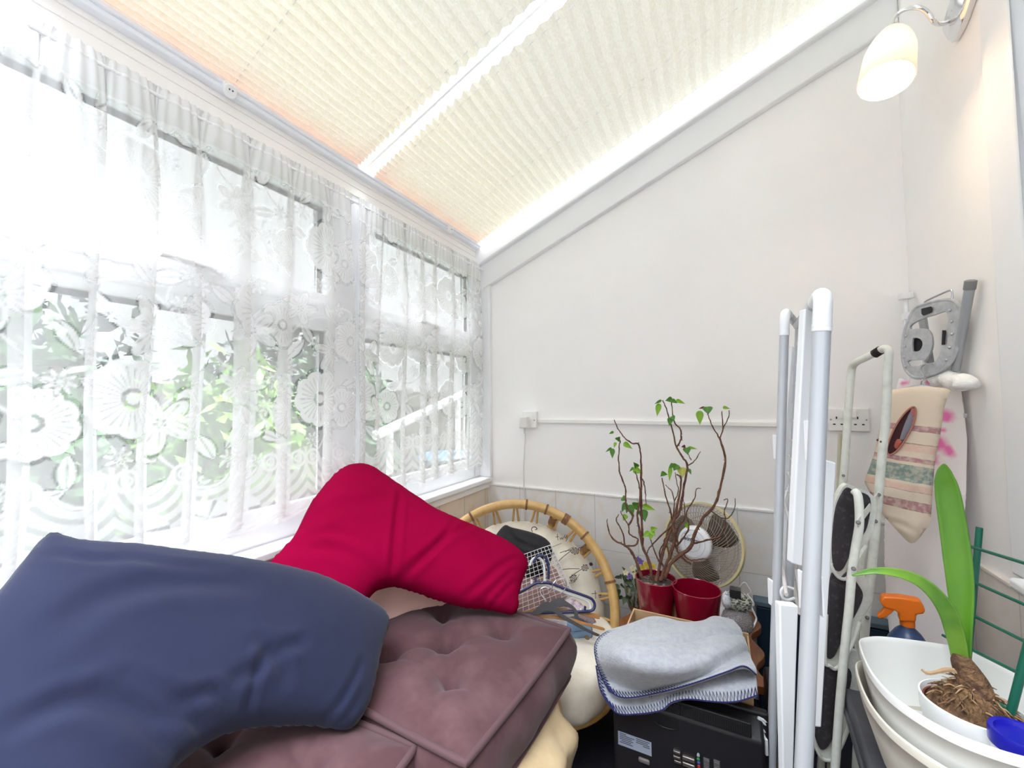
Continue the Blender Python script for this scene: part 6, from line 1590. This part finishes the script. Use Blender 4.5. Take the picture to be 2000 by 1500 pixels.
# ================================================================ the garden seen through the lace
GRASS = mat('lawn_grass', (104, 112, 92), .95, (84, 98, 70), 6)
b = MB(); b.box((-14, -6, -.35), (-1.32, 16, -.30)); struct(b.build('lawn', GRASS), 'lawn outside')
LF = [mat('shrub_leaf_bright', (122, 164, 58), .5, (84, 132, 46), 3), mat('shrub_leaf_mid', (62, 104, 50), .5, (42, 80, 42), 3), mat('shrub_leaf_dark', (38, 64, 44), .55, (28, 50, 38), 3)]
WOODY = mat('shrub_branch', (96, 78, 62), .9)
def shrub(x, y, rx, ry, z0, z1, n, m, label, seed, lsz=.05):
    r_ = np.random.RandomState(seed); root = thing('garden_shrub', (x, y, -.30), label, 'shrub', None)
    th = r_.uniform(0, 2*PI, n); ph = np.arccos(r_.uniform(-1, 1, n)); rad = r_.uniform(.25, 1, n)**.5*(1+.18*np.sin(3*th+seed)*np.sin(2*ph))
    c = np.stack([x+rx*rad*np.sin(ph)*np.cos(th), y+ry*rad*np.sin(ph)*np.sin(th), (z0+z1)/2+(z1-z0)/2*rad*np.cos(ph)], 1)
    a = r_.normal(size=(n, 3)); a /= np.linalg.norm(a, axis=1, keepdims=True); b_ = np.cross(a, r_.normal(size=(n, 3))); b_ /= np.linalg.norm(b_, axis=1, keepdims=True)
    L = lsz*r_.uniform(.6, 1.4, (n, 1)); W_ = L*.36
    v = np.stack([c-a*L, c-b_*W_, c+a*L, c+b_*W_], 1).reshape(-1, 3)
    i = np.arange(n)*4; f = np.stack([i, i+1, i+2, i+3], 1)
    b = MB(); b.add(v, f.tolist()); b.build('foliage', m, root, smooth=False, recalc=False)
    b = MB()
    for k in range(5):
        e = np.array((x+r_.uniform(-.5, .5)*rx, y+r_.uniform(-.5, .5)*ry, z0+(z1-z0)*r_.uniform(.4, .8))); b.tube(crom([(x+.03*k, y, -.30), (x+.05, y+.02*k, z0), e], 4), .016, 6)
    b.build('branches', WOODY, root)
shrub(-2.35, .38, .48, .46, -.2, 1.75, 3000, LF[1], 'mid green shrub outside the window, beyond the left end of the long curtain', 1)
shrub(-2.55, 1.38, .52, .48, -.2, 1.50, 3200, LF[0], 'bright lime green shrub outside the window, behind the middle of the long curtain', 2)
shrub(-2.85, 2.40, .55, .48, -.2, 1.70, 3000, LF[1], 'mid green shrub outside, seen past the mullion between the windows', 3)
shrub(-4.3, .5, .9, 1.15, -.2, 2.25, 3600, LF[2], 'dark green shrub furthest back in the garden behind the lime one', 4, .07)
shrub(-4.4, 3.1, .9, 1.15, -.2, 2.1, 3600, LF[2], 'dark green shrub back in the garden beyond the window nearest the corner', 5, .07)
shrub(-2.2, -.70, .45, .5, -.2, 1.6, 2200, LF[2], 'dark green shrub outside, hard against the left edge of the view', 6)
FEN = mat('weathered_fence', (128, 122, 116), .9, (104, 98, 94), 4, stretch=(1, 6, 1))
b = MB()
for k in range(60): b.box((-6.05, -4+k*.25, -.30), (-6.02, -4+k*.25+.235, 1.45+.02*math.sin(k*2.1)))
b.box((-6.02, -4, .1), (-5.97, 11, .2)); b.box((-6.02, -4, 1.1), (-5.97, 11, 1.2))
tag(b.build('garden_fence', FEN), 'weathered timber fence at the far side of the garden', 'fence')
RAIL = mat('white_rail', (240, 242, 244), .4)
hr = thing('garden_handrail', (-1.75, 2.3, -.30), 'white sloping handrail outside the window beside the corner', 'handrail')
a, c = P(752, 842, X=-1.70), P(900, 772, X=-1.70); d_ = c-a
b = MB(); b.tube([a-d_*.1, c+d_*.15], .028, 14); b.build('rail', RAIL, hr)
for s in (.05, .95):
    p = a+d_*s; b = MB(); b.tube([p, np.array((p[0], p[1], -.30))], .02, 12); b.build('post', RAIL, hr)
wbn = thing('water_butt', (-2.3, 3.15, -.30), 'blue water butt outside by the corner of the room', 'water butt')
b = MB(); b.lathe([(0, 0), (.24, 0), (.28, .5), (.27, 1.0), (0, 1.0)], (-2.3, 3.15, -.30), n=32); b.build('barrel', mat('blue_barrel', (70, 128, 158), .5), wbn)
b = MB(); b.lathe([(0, 1.02), (.25, 1.02), (.285, .99), (.285, .96), (0, .96)], (-2.3, 3.15, -.30), n=32); b.build('lid', mat('blue_lid', (54, 104, 134), .5), wbn)
